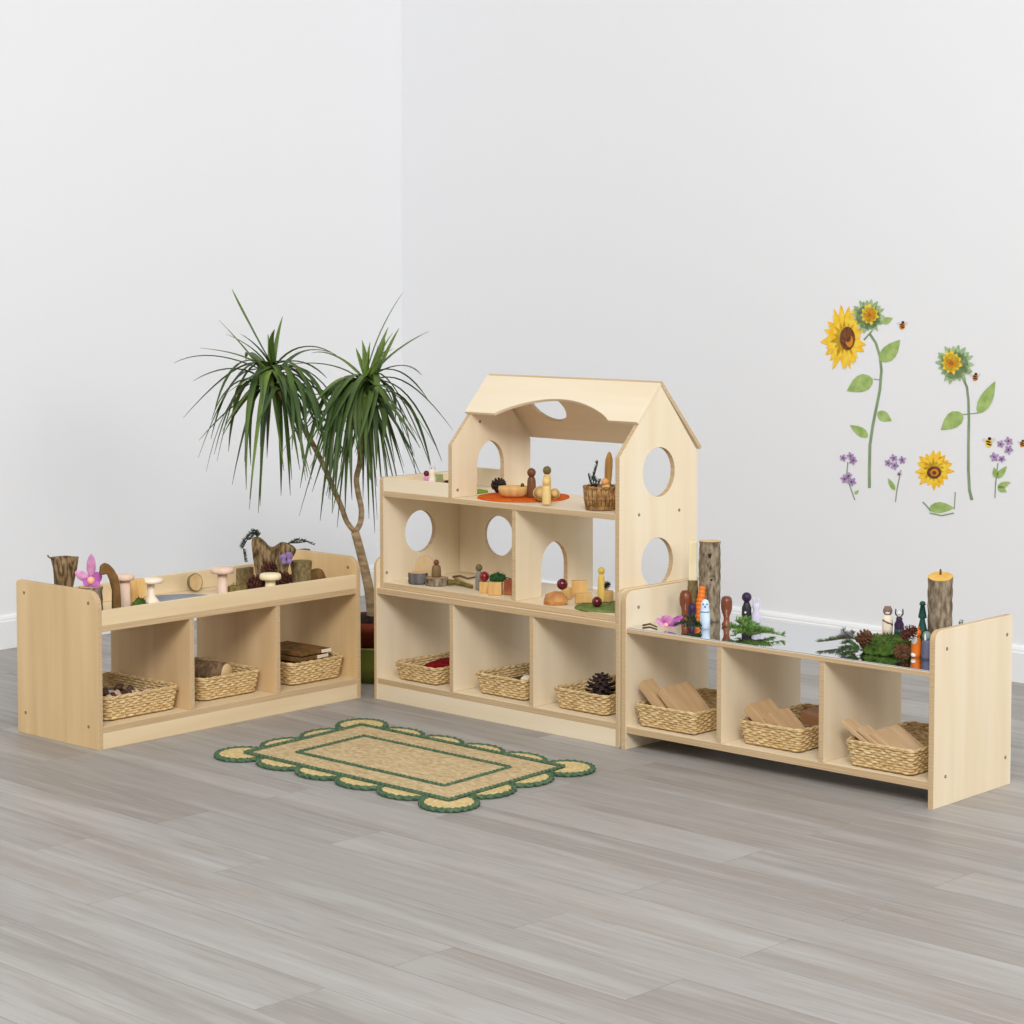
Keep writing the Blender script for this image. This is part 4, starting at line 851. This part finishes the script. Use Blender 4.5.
p = spot('R', 864.5, .10, W+.020); pinecone('brown pinecone at the left end of the moss mound', p, metres(9, p), .05, cone_m, (.9, .2), .3, GP)
p = at(902.5, 661, W); pinecone('brown pinecone lying at the mirror front edge beside the fox', p, metres(9.4, p), .055, cone_m, (1.45, .1), face(p), GP)
p = spot('R', 909, .098, W+.050); pinecone('reddish pinecone perched behind the front pinecone and the fox', p, metres(8.5, p), .05, cone_r, (1.0, .2), 1.3, GP)
p = at(916, 657, W); h = hgt(p, 626); r0 = metres(5.3, p); t = thing('fox_peg', 'orange fox peg figure with white chest at the mirror front edge', 'peg figure', p, face(p)-.3)
MB().lathe([(r0*.9, 0), (r0, h*.15), (r0*1.0, h*.45), (r0*.78, h*.6), (r0*.6, h*.66)], 20).build('body', orange, t); MB().ball(r0*.95, (0, 0, h*.78), 14).build('head', orange, t)
MB().ball(r0*.72, (-r0*.1, -r0*.55, h*.52), 12, (.8, .7, 1.5)).build('chest', white_p, t); MB().ball(r0*.5, (0, -r0*.7, h*.74), 10, (1, .9, .75)).build('muzzle', white_p, t)
for s_ in (-1, 1): MB().lathe([(r0*.32, 0), (.0005, r0*.75)], 8, Matrix.Translation((s_*r0*.5, 0, h*.88))).build('ear', redorange, t)
MB().ball(r0*.5, (-r0*.25, -r0*.75, h*.09), 12, (1.1, .8, .8)).build('tail_tip', white_p, t)
p = at(926.3, 659, W); q = tou('R', p); h = hgt(p, 630); r0 = metres(5.0, p); t = thing('badger_peg', 'slate grey badger peg figure between the fox and the end panel', 'peg figure', p, face(p))
MB().lathe([(r0*.95, 0), (r0, h*.1), (r0*.95, h*.56), (r0*.8, h*.66)], 20).build('body', slate_p, t); MB().ball(r0*.85, (0, 0, h*.80), 14, (1, 1, 1.1)).build('head', mat('grey_teal_paint', (120, 140, 136), .5), t)
MB().ball(r0*.34, (-r0*.25, -r0*.62, h*.76), 10, (.7, .8, 2.2)).build('stripe', white_p, t)
p = spot('R', 922.0, .175, W); h = hgt(p, 601); r0 = metres(5.4, p); t = thing('tree_peg', 'dark teal tiered tree figure behind the fox', 'tree figure', p, 0); prof = []
MB().lathe([(r0*.5, 0), (r0*.5, h*.14)], 14).build('trunk', dark_peg, t)
prof = [(r0*.4, h*.13)]
for i in range(3): z_ = h*(.14+.27*i); rr = r0*(1.08-.17*i); prof += [(rr*.6, z_), (rr*1.05, z_+h*.02), (rr*1.0, z_+h*.06), (rr*.5, z_+h*.25)]
prof += [(r0*.62, h*.93), (r0*.45, h*.985), (.001, h)]; MB().lathe(prof, 22).build('foliage', teal, t)
p = spot('R', 939.5, .20, W); q = tou('R', p)
h = hgt(p, 576.5); r0 = metres(12.2, p); t = cyl_log('tall_log', 'tall lichen bark log with a slanted yellow cut top by the end panel', 'log', p, r0, h, bark_grey, cut_yellow, slope=(.03, .25), seed=17, wob=.06, rz=face(p))
o = MB().lathe([(.003, 0), (.0026, .012), (.0018, .016)], 8).build('twig_stub', twig_m, t); o.location = (.0, .012, h+.002)
p = spot('R', 961, .26, W); h = hgt(p, 620); k = metres(1, p)
sprig('tiny green sprig standing just behind the right end panel', p, [[(0, 0, 0), (.001, 0, h*.6), (.004, 0, h)], [(0, 0, h*.75), (-.007, 0, h*.93)]], needle, .010, .0014, seed=21)
# ================================================================ POTTED PLANT
PX, PY = -.462, 7.075
pt = thing('potted_dracaena', 'tall two-headed dracaena in a green pot between the shelf units', 'plant', (PX, PY, 0))
P0 = Vector((PX, PY, 0)); zr = ztop((PX-.04, PY-.13, 0), 648); zi = ztop((PX-.04, PY-.13, 0), 624)
MB().lathe([(.105, .002), (.112, .0), (.128, zr*.5), (.142, zr-.008), (.147, zr-.004), (.145, zr), (.134, zr), (.130, zr-.02), (.1, .02), (.001, .02)], 36).build('outer_pot', green_pot, pt)
ip = MB().lathe([(.09, .022), (.098, .02), (.127, zi-.03), (.133, zi-.03), (.136, zi), (.128, zi), (.124, zi-.02), (.001, zi-.03)], 36).build('inner_pot', terracotta, pt)
blob('soil', '', '', None, .118, .118, .022, soil, 0, 3, .15, 3, parent=pt, freq=4).location = (0, 0, zi-.022)
def D(px, py, dy=0): return at_depth(px, py, PY+dy) - P0
tr = [Vector((D(373, 616).x, 0, zi-.03)), D(370, 596), D(366, 575), D(360.5, 552), D(355, 532)]
lb = [D(355, 532), D(347, 522), D(341, 506, -.01), D(332, 485, -.02), D(322, 462, -.02), D(306, 432, -.02), D(288, 405, -.02), D(270, 378, -.01)]
rb_ = [D(355, 532), D(360, 524), D(361.5, 510), D(358, 492), D(356.5, 478), D(360, 462), D(361, 440), D(365, 415), D(366, 395)]
def smooth_path(P, n=4):
    out = []
    for i in range(len(P)-1):
        p0, p1, p2, p3 = P[max(i-1, 0)], P[i], P[i+1], P[min(i+2, len(P)-1)]
        for j in range(n):
            q = j/n; out.append(.5*((2*p1)+(p2-p0)*q+(2*p0-5*p1+4*p2-p3)*q*q+(3*p1-p0-3*p2+p3)*q**3))
    return out+[P[-1]]
S = smooth_path(tr); MB().tube(S, [.0175-.004*i/len(S) for i in range(len(S))], 10).build('trunk', trunk_m, pt)
MB().tube(smooth_path(lb), .0088, 9).build('branch', trunk_m, pt); MB().tube(smooth_path(rb_), .0095, 9).build('branch', trunk_m, pt)
MB().ball(.0125, lb[0]+Vector((0, 0, .002)), 12, (1, 1, .9)).build('stem_node', mat('brown_node', (138, 104, 74), .8), pt)
def crown(name, c, tips, n, seed, spread):
    r = random.Random(seed); mb = MB()
    def leaf(t_, rise, w, b=None, mi=0):
        b = c+Vector((r.uniform(-.012, .012), r.uniform(-.012, .012), r.uniform(-.055, .045))) if b is None else b
        h_ = Vector((t_.x-b.x, t_.y-b.y, 0)); ct = b+h_*r.uniform(.25, .65)+Vector((-h_.y, h_.x, 0))*r.uniform(-.3, .3); ct.z = max(b.z, t_.z)+rise if t_.z < b.z+.08 else (b.z+t_.z)/2+rise
        pts = [b*(1-q)**2+ct*2*q*(1-q)+t_*q*q for q in [i/11 for i in range(12)]]
        mb.blade(pts, w, .3, mi=mi)
    for (px, py, rise, dy) in tips:
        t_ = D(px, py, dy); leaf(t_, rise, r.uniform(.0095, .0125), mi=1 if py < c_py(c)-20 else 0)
    for i in range(n):
        az = 2*PI*(i*.618+r.uniform(-.2, .2)); k_ = r.random()
        if k_ < .66: reach = r.uniform(.04, .30)*spread; dz = -r.uniform(.10, .43)*(1.1-reach*.9); rise = r.uniform(.02, .11)
        elif k_ < .90: reach = r.uniform(.18, .33)*spread; dz = r.uniform(-.2, .08); rise = r.uniform(.03, .09)
        else: reach = r.uniform(.04, .14); dz = r.uniform(.12, .22); rise = .02
        t_ = c+Vector((reach*math.cos(az), reach*math.sin(az), dz))
        w0 = t_+P0
        if w0.x > -.47 and w0.z < .76: t_.y = max(t_.y, 6.80+(w0.x+.437)*1.04-P0.y)
        if w0.x > -.235: t_.x = -.235-P0.x-r.uniform(0, .08)
        if (t_+P0).z < .52: t_.z = .52+r.uniform(0, .05)
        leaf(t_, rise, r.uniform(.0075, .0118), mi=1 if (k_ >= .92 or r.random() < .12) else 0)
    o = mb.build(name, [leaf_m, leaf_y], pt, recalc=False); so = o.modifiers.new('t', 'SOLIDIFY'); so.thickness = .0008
    return o
def c_py(c): return proj(c+P0)[1]
crown('leaf_crown', D(271, 378, -.01), [(232, 289, .01, .02), (174, 363, .06, -.05), (200, 348, .03, .06), (219, 320, .02, .03), (183, 418, .07, .1), (198, 458, .08, -.1), (217, 461, .07, .05), (232, 485, .08, -.1), (260, 506, .09, -.12), (281, 496, .08, .06), (292, 480, .08, -.06), (226, 334, .015, -.05), (245, 352, .01, -.1), (228, 392, .03, -.2), (327, 378, .05, -.1), (342, 402, .06, .1), (317, 420, .07, -.15), (300, 470, .09, -.2), (312, 455, .09, -.22), (322, 440, .08, -.2), (305, 440, .08, -.25), (296, 425, .06, -.2), (310, 395, .05, -.15), (318, 432, .07, -.28), (326, 452, .08, -.24), (302, 458, .08, -.3), (308, 478, .09, -.26), (334, 428, .06, -.2), (292, 450, .08, -.3)], 52, 5, 1.0)
crown('leaf_crown', D(366, 392), [(403, 292, .01, 0), (429, 331, .02, .1), (399, 328, .02, .08), (453, 430, .09, .12), (442, 461, .09, .1), (417, 474, .08, .15), (404, 474, .07, .1), (375, 533, .10, .05), (337, 528, .10, -.05), (320, 521, .10, -.12), (299, 516, .10, -.1), (311, 353, .06, .05), (283, 365, .07, -.05), (290, 403, .07, -.1), (362, 340, .005, .02), (370, 342, .005, -.02), (356, 348, .005, .03), (378, 345, .005, 0), (432, 472, .09, .18), (390, 470, .08, .08), (303, 430, .08, -.15), (427, 398, .09, .1), (352, 500, .10, -.15), (345, 515, .10, -.1), (362, 470, .10, -.16), (370, 480, .10, -.14), (358, 455, .09, -.2), (366, 440, .08, -.2), (330, 500, .10, -.2), (325, 480, .09, -.22), (312, 492, .10, -.2), (340, 470, .09, -.2), (348, 450, .08, -.2), (318, 460, .09, -.2), (310, 468, .09, -.28), (326, 496, .09, -.26), (334, 484, .09, -.3), (306, 452, .08, -.26), (316, 440, .08, -.3), (322, 470, .08, -.32), (300, 488, .1, -.2), (383, 500, .09, .1)], 66, 9, .95)
# ================================================================ RUG
RC = Vector((-.302, 5.812, 0)); RA = -.752; RLg, RSh = .800, .478; TH = .009
rug = thing('jute_rug', 'rectangular jute rug with green braided scalloped edge on the floor', 'rug', RC, RA)
wv = MB(); nx = 18
wv.box(-RLg/2, RLg/2, -RSh/2, RSh/2, .0005, TH, bev=.003); wv.build('field', jute, rug)
def braid(pts, r, name, parent, closed):
    mb = MB(); P = [Vector(p_) for p_ in pts]; out = []
    if closed: P = P+[P[0]]
    per = []
    for a_, b_ in zip(P[:-1], P[1:]):
        n_ = max(1, int((b_-a_).length/.006))
        for i in range(n_): per.append((a_+(b_-a_)*i/n_, (b_-a_).normalized()))
    if not closed: per.append((P[-1], (P[-1]-P[-2]).normalized()))
    for s_ in (0, 2*PI/3, 4*PI/3):
        mb.tube([p_+Vector((-t_.y, t_.x, 0))*r*.62*math.sin(i*.75+s_)+Vector((0, 0, r*.35*math.sin(i*1.5+s_*2))) for i, (p_, t_) in enumerate(per)], r*.62, 6, closed)
    return mb.build(name, green_braid, parent)
def scallop(cx, cy, ax, rx, ry, a0, a1):
    # outline of one lobe, bulging along direction angle ax
    pts = []
    for i in range(25):
        th = a0+(a1-a0)*i/24; x, y = rx*math.sin(th), ry*math.cos(th)
        pts.append((cx+y*math.cos(ax)-x*math.sin(ax), cy+y*math.sin(ax)+x*math.cos(ax)))
    o = MB().prism([(x, y) for x, y in pts]+([(cx, cy)] if a1-a0 > PI*1.1 else []), .0008, TH*.92).build('scallop', jute_lobe, rug)
    braid([(x, y, TH*.62) for x, y in pts], .0075, 'braid_trim', o, False)
for i in range(4):
    x = -RLg/2+RLg*(i+1)/5
    scallop(x, RSh/2+.004, PI/2, .077, .055, -PI/2, PI/2); scallop(x, -RSh/2-.004, -PI/2, .077, .055, -PI/2, PI/2)
for i in range(2):
    y = -RSh/2+RSh*(i+1)/3
    scallop(RLg/2+.004, y, 0, .075, .055, -PI/2, PI/2); scallop(-RLg/2-.004, y, PI, .075, .055, -PI/2, PI/2)
for sx in (-1, 1):
    for sy in (-1, 1): scallop(sx*(RLg/2+.006), sy*(RSh/2+.006), math.atan2(sy, sx), .074, .074, -PI*.74, PI*.74)
braid([(-RLg/2, -RSh/2, TH+.002), (RLg/2, -RSh/2, TH+.002), (RLg/2, RSh/2, TH+.002), (-RLg/2, RSh/2, TH+.001)], .0060, 'border_braid', rug, True)
il, iw = .290, .1375
braid([(-il, -iw, TH+.001), (il, -iw, TH+.001), (il, iw, TH+.001), (-il, iw, TH+.0005)], .0055, 'inner_braid', rug, True)
SHR = Matrix(((1, -.078, 0, 0), (0, 1, 0, 0), (0, 0, 1, 0), (0, 0, 0, 1)))   # the soft rug lies a little out of square
for o in rug.children_recursive: o.data.transform(SHR)
# ================================================================ WALL DECALS (flat vinyl on the right wall)
class Decal:
    def __init__(s, label, px, py, cat='wall decal', group=None, name='flower_decal'):
        s.o = at_plane(px, py, corner, nr)+nr*.0004; s.t = thing(name, label, cat, s.o, AR, group)
    def xy(s, px, py):
        p = at_plane(px, py, corner, nr)-s.o; return p.dot(dr), p.z
    def polys(s, name, m, plist, layer=0):
        mb = MB()
        for pl in plist:
            q = [s.xy(*a_) for a_ in pl]; n = len(q); c = (sum(a_[0] for a_ in q)/n, sum(a_[1] for a_ in q)/n); y = -(.0003+.0007*layer)
            mb.add([(a_, y-.0004, b_) for a_, b_ in q]+[(a_, y+.0003, b_) for a_, b_ in q]+[(c[0], y-.0004, c[1])], [(i, (i+1) % n, 2*n) for i in range(n)]+[(i, (i+1) % n, n+(i+1) % n, n+i) for i in range(n)])
        return mb.build(name, m, s.t)
def petals_px(cx, cy, r0, r1, n, w, squash=1, rot=0, seed=0, tilt=0):
    r = random.Random(seed); out = []
    for i in range(n):
        a_ = 2*PI*i/n+rot+r.uniform(-.1, .1); L = r1*r.uniform(.86, 1.08); ww = w*r.uniform(.85, 1.15); pts = []
        for q, f in ((0, .5), (.35, 1), (.65, .85), (.88, .4)): pts.append((r0+(L-r0)*q, f*ww))
        pl = [(d, f) for d, f in pts]+[(L, 0)]+[(d, -f) for d, f in reversed(pts)]
        out.append([(cx+(d*math.cos(a_)-f*math.sin(a_))*squash, cy+d*math.sin(a_)+f*math.cos(a_)) for d, f in pl])
    return out
def ell(cx, cy, rx, ry, n=20, rot=0): return [(cx+rx*math.cos(2*PI*i/n)*math.cos(rot)-ry*math.sin(2*PI*i/n)*math.sin(rot), cy+rx*math.cos(2*PI*i/n)*math.sin(rot)+ry*math.sin(2*PI*i/n)*math.cos(rot)) for i in range(n)]
def leaf_px(bx, by, tx, ty, w, skew=0):
    dx, dy = tx-bx, ty-by; L = math.hypot(dx, dy); nx_, ny_ = -dy/L, dx/L; out = []
    prof = [(0, .05), (.08, .55), (.25, .95), (.45, 1), (.65, .78), (.85, .36), (1, 0)]
    for q, f in prof: out.append((bx+dx*q+nx_*f*w*(1+skew), by+dy*q+ny_*f*w*(1+skew)))
    for q, f in reversed(prof[:-1]): out.append((bx+dx*q-nx_*f*w*(1-skew), by+dy*q-ny_*f*w*(1-skew)))
    return out
def line_px(pts, w0, w1=None):
    w1 = w1 or w0; a_, b_ = [], []; n = len(pts)
    for i, (x, y) in enumerate(pts):
        x0, y0 = pts[max(i-1, 0)]; x1, y1 = pts[min(i+1, n-1)]; L = math.hypot(x1-x0, y1-y0) or 1; w = w0+(w1-w0)*i/(n-1)
        a_.append((x-(y1-y0)/L*w/2, y+(x1-x0)/L*w/2)); b_.append((x+(y1-y0)/L*w/2, y-(x1-x0)/L*w/2))
    out = []
    for i in range(n-1): out.append([a_[i], a_[i+1], b_[i+1], b_[i]])
    return out
# tall sunflower
d = Decal('tall sunflower wall decal with an open bloom and a bud', 871, 420, name='sunflower_decal')
d.polys('stem', d_stem, line_px([(870, 334), (876, 343), (880, 356), (881.5, 370), (880, 390), (877, 405), (873, 425), (870, 445), (869.5, 470), (869.5, 488)], 2.4, 3.0)+line_px([(880, 380), (874, 379)], 1)+line_px([(864, 340), (872, 331)], 1.6), 0)
for bx, by, tx, ty, w in ((880.5, 361, 900.5, 339.5, 7.5), (873, 379, 847, 391, 8.5), (878, 412, 892, 421, 5.0), (868, 437, 850, 425, 4.5), (882, 322, 893, 318, 3.5)):
    d.polys('leaf', d_grn, [leaf_px(bx, by, tx, ty, w, .1)], 1)
d.polys('back_petals', d_yel2, petals_px(843.5, 338.5, 2, 33, 17, 5.0, .66, .1, 2), 1)
d.polys('front_petals', d_yel, petals_px(844.5, 338.5, 2, 29, 15, 4.6, .64, .3, 3), 2)
d.polys('seed_head', d_brn, [ell(848, 338.5, 7.6, 11.8)], 3); d.polys('seed_ring', d_or, [ell(850, 341, 3.6, 6)], 4); d.polys('seed_heart', d_brn, [ell(848.8, 337.5, 2.8, 4.6)], 5)
def bud(d, cx, cy, r, yo):
    d.polys('bud_sepals', d_sage, petals_px(cx, cy, r*.3, r*1.28, 20, r*.2, .95, 0, 5)+[ell(cx, cy+r*.1, r*.9, r*.88)], 2)
    d.polys('bud_petals', d_yel, [ell(cx+yo[0], cy+yo[1], r*.52, r*.56)]+petals_px(cx+yo[0], cy+yo[1], r*.2, r*.8, 11, r*.16, .9, .2, 6), 3)
    d.polys('bud_heart', d_or, petals_px(cx+yo[0], cy+yo[1]+r*.05, .3, r*.36, 9, r*.08, 1, .1, 7), 4)
bud(d, 868.5, 316, 13.5, (1.5, -1.5))
d = Decal('shorter sunflower wall decal with a closed bud at right', 969, 430, name='sunflower_decal')
d.polys('stem', d_stem, line_px([(963, 378), (967, 387), (968.5, 400), (969, 420), (968.5, 445), (968.5, 470), (969.5, 490), (972, 500)], 2.2, 3.0)+line_px([(963, 414.5), (969, 414)], 1)+line_px([(969, 414), (978, 413)], 1), 0)
for bx, by, tx, ty, w in ((963, 414, 941, 430, 8.0), (978, 413, 995.5, 381, 6.5)): d.polys('leaf', d_grn, [leaf_px(bx, by, tx, ty, w, .1)], 1)
bud(d, 955, 364, 15.5, (-3, -1.5))
d = Decal('single cut sunflower bloom wall decal low between the stems', 934, 469, name='sunflower_decal')
d.polys('back_petals', d_yel2, petals_px(934, 469.5, 2, 20.5, 17, 3.6, .95, .15, 8), 0); d.polys('front_petals', d_yel, petals_px(934, 470, 2, 17, 14, 3.2, .95, .4, 9), 1)
d.polys('seed_head', d_brn, [ell(934.5, 472.5, 7.2, 6.2)], 2); d.polys('seed_ring', d_or, [ell(935, 472.5, 4.2, 3.6)], 3); d.polys('seed_heart', d_brn, [ell(934.8, 472.8, 2.2, 1.9)], 4)
d = Decal('curled green sepal wall decal under the cut sunflower bloom', 940, 509, name='leaf_decal')
d.polys('leaf', d_grn, [leaf_px(929, 509, 955, 508, 5.5, -.2)], 0); d.polys('tendrils', d_stem, line_px([(923, 502), (927, 506), (931, 511)], 1.2)+line_px([(955.5, 492), (955, 500), (954.5, 509)], .9)+line_px([(930, 513), (942, 515.5), (954, 513)], 1.2), 1)
def lav(label, stem, flowers, leaves):
    d = Decal(label, stem[len(stem)//2][0], stem[len(stem)//2][1], name='lavender_decal'); d.polys('stem', d_stem, line_px(stem, 1.1), 0)
    for l in leaves: d.polys('leaf', d_grn, [leaf_px(*l)], 1)
    pl = []
    for i, (x, y, r) in enumerate(flowers): pl += petals_px(x, y, .3, r, 5, r*.34, 1, i*.7, i)
    d.polys('blossoms', d_lil, pl, 2); d.polys('blossom_hearts', d_brn, [ell(x, y, .9, .9, 8) for x, y, r in flowers], 3)
lav('leftmost lilac flower sprig wall decal left of the tall stem', [(848, 462), (847, 473), (850, 486), (855, 500)], [(843.5, 458, 4), (851, 456, 4.2), (853.5, 460.5, 4.5), (845, 479, 4.8), (852, 482, 5), (849, 476, 4)], [(855, 494, 859, 490, 1.6)])
lav('lilac flower sprig wall decal right of the tall sunflower stem', [(901, 470), (899, 480), (897, 490), (895.5, 502)], [(888.5, 463, 4), (894, 458, 4.2), (895, 465.5, 4.5), (902.5, 460, 4.2), (899.5, 474, 2.6)], [(895, 490, 888, 478, 2.4)])
lav('lilac flower sprig wall decal with leaves at the far right', [(998, 463), (996.5, 475), (995.5, 487), (995, 498)], [(1001, 444, 4.2), (1009, 441, 4.8), (1009, 449.5, 5), (994.5, 457, 5), (1002, 459, 4.2)], [(997, 478, 994, 467, 3), (997, 478, 1007, 466, 3.2), (998, 487, 1011, 482, 3), (998, 487, 1007, 492, 3)])
def bee(label, x, y, s, col):
    d = Decal(label, x, y, name='bee_decal'); d.polys('wings', d_wing, [ell(x-2.6*s, y-1.6*s, 2.2*s, 1.3*s, 12, .5), ell(x+2.4*s, y-1.8*s, 2.2*s, 1.3*s, 12, -.5)], 0)
    d.polys('body', col, [ell(x, y, 2.2*s, 3.0*s, 14, .3)], 1); d.polys('stripes', d_blk, [ell(x-.2*s, y-.9*s, 1.9*s, .55*s, 10, .3), ell(x+.2*s, y+.9*s, 1.9*s, .6*s, 10, .3), ell(x+.6*s, y-2.9*s, 1.2*s, 1.1*s, 10)], 2)
bee('small brown bee wall decal above the tall sunflower leaf', 902.5, 326, 1.25, d_or)
bee('small brown bee wall decal right of the closed bud', 975.5, 377.5, 1.2, d_or)
bee('yellow and black bee wall decal beside the right lilac sprig', 989, 443, 1.5, d_yel)
bee('pale bee wall decal cut off by the right edge of the photo', 1022.5, 444, 1.1, d_or)
# ================================================================ LIGHT + CAMERA
w = bpy.data.worlds.new('soft_daylight'); bpy.context.scene.world = w; w.use_nodes = True
nt = w.node_tree; bg = nt.nodes['Background']; tc = nt.nodes.new('ShaderNodeTexCoord'); sx = nt.nodes.new('ShaderNodeSeparateXYZ'); cr = nt.nodes.new('ShaderNodeValToRGB')
nt.links.new(tc.outputs['Generated'], sx.inputs[0]); nt.links.new(sx.outputs['Z'], cr.inputs['Fac']); nt.links.new(cr.outputs['Color'], bg.inputs['Color'])
cr.color_ramp.elements[0].position = 0; cr.color_ramp.elements[0].color = (.42, .42, .42, 1); cr.color_ramp.elements[1].position = .7; cr.color_ramp.elements[1].color = (.98, .99, 1, 1)
bg.inputs['Strength'].default_value = .60
def area(name, loc, target, sx, sy, e, col=(1, 1, 1)):
    l = bpy.data.lights.new(name, 'AREA'); l.shape = 'RECTANGLE'; l.size = sx; l.size_y = sy; l.energy = e; l.color = col
    o = bpy.data.objects.new(name, l); C.objects.link(o); o.location = loc
    o.rotation_euler = (Vector(target)-Vector(loc)).to_track_quat('-Z', 'Y').to_euler(); return o
area('front_softbox', (-.2, -2.0, 5.9), (-.2, 8.0, 1.0), 4.0, 3.0, 700, (1, .99, .98))
area('window_light', (4.8, 1.6, 2.6), (-.2, 7.0, .7), 2.4, 2.0, 75, (1, .99, .98))
sc = bpy.context.scene
cam = bpy.data.cameras.new('camera'); co = bpy.data.objects.new('camera', cam); C.objects.link(co); sc.camera = co
co.location = CAM; co.rotation_euler = (PI/2-PITCH, 0, 0); cam.sensor_fit = 'HORIZONTAL'; cam.sensor_width = 36; cam.lens = F*36/1024; cam.shift_y = -(512-CY)/1024; cam.clip_end = 60
vs_ = sc.view_settings; vs_.view_transform = 'Standard'; vs_.look = 'None'; vs_.exposure = -.03; vs_.gamma = 1; vs_.use_curve_mapping = False
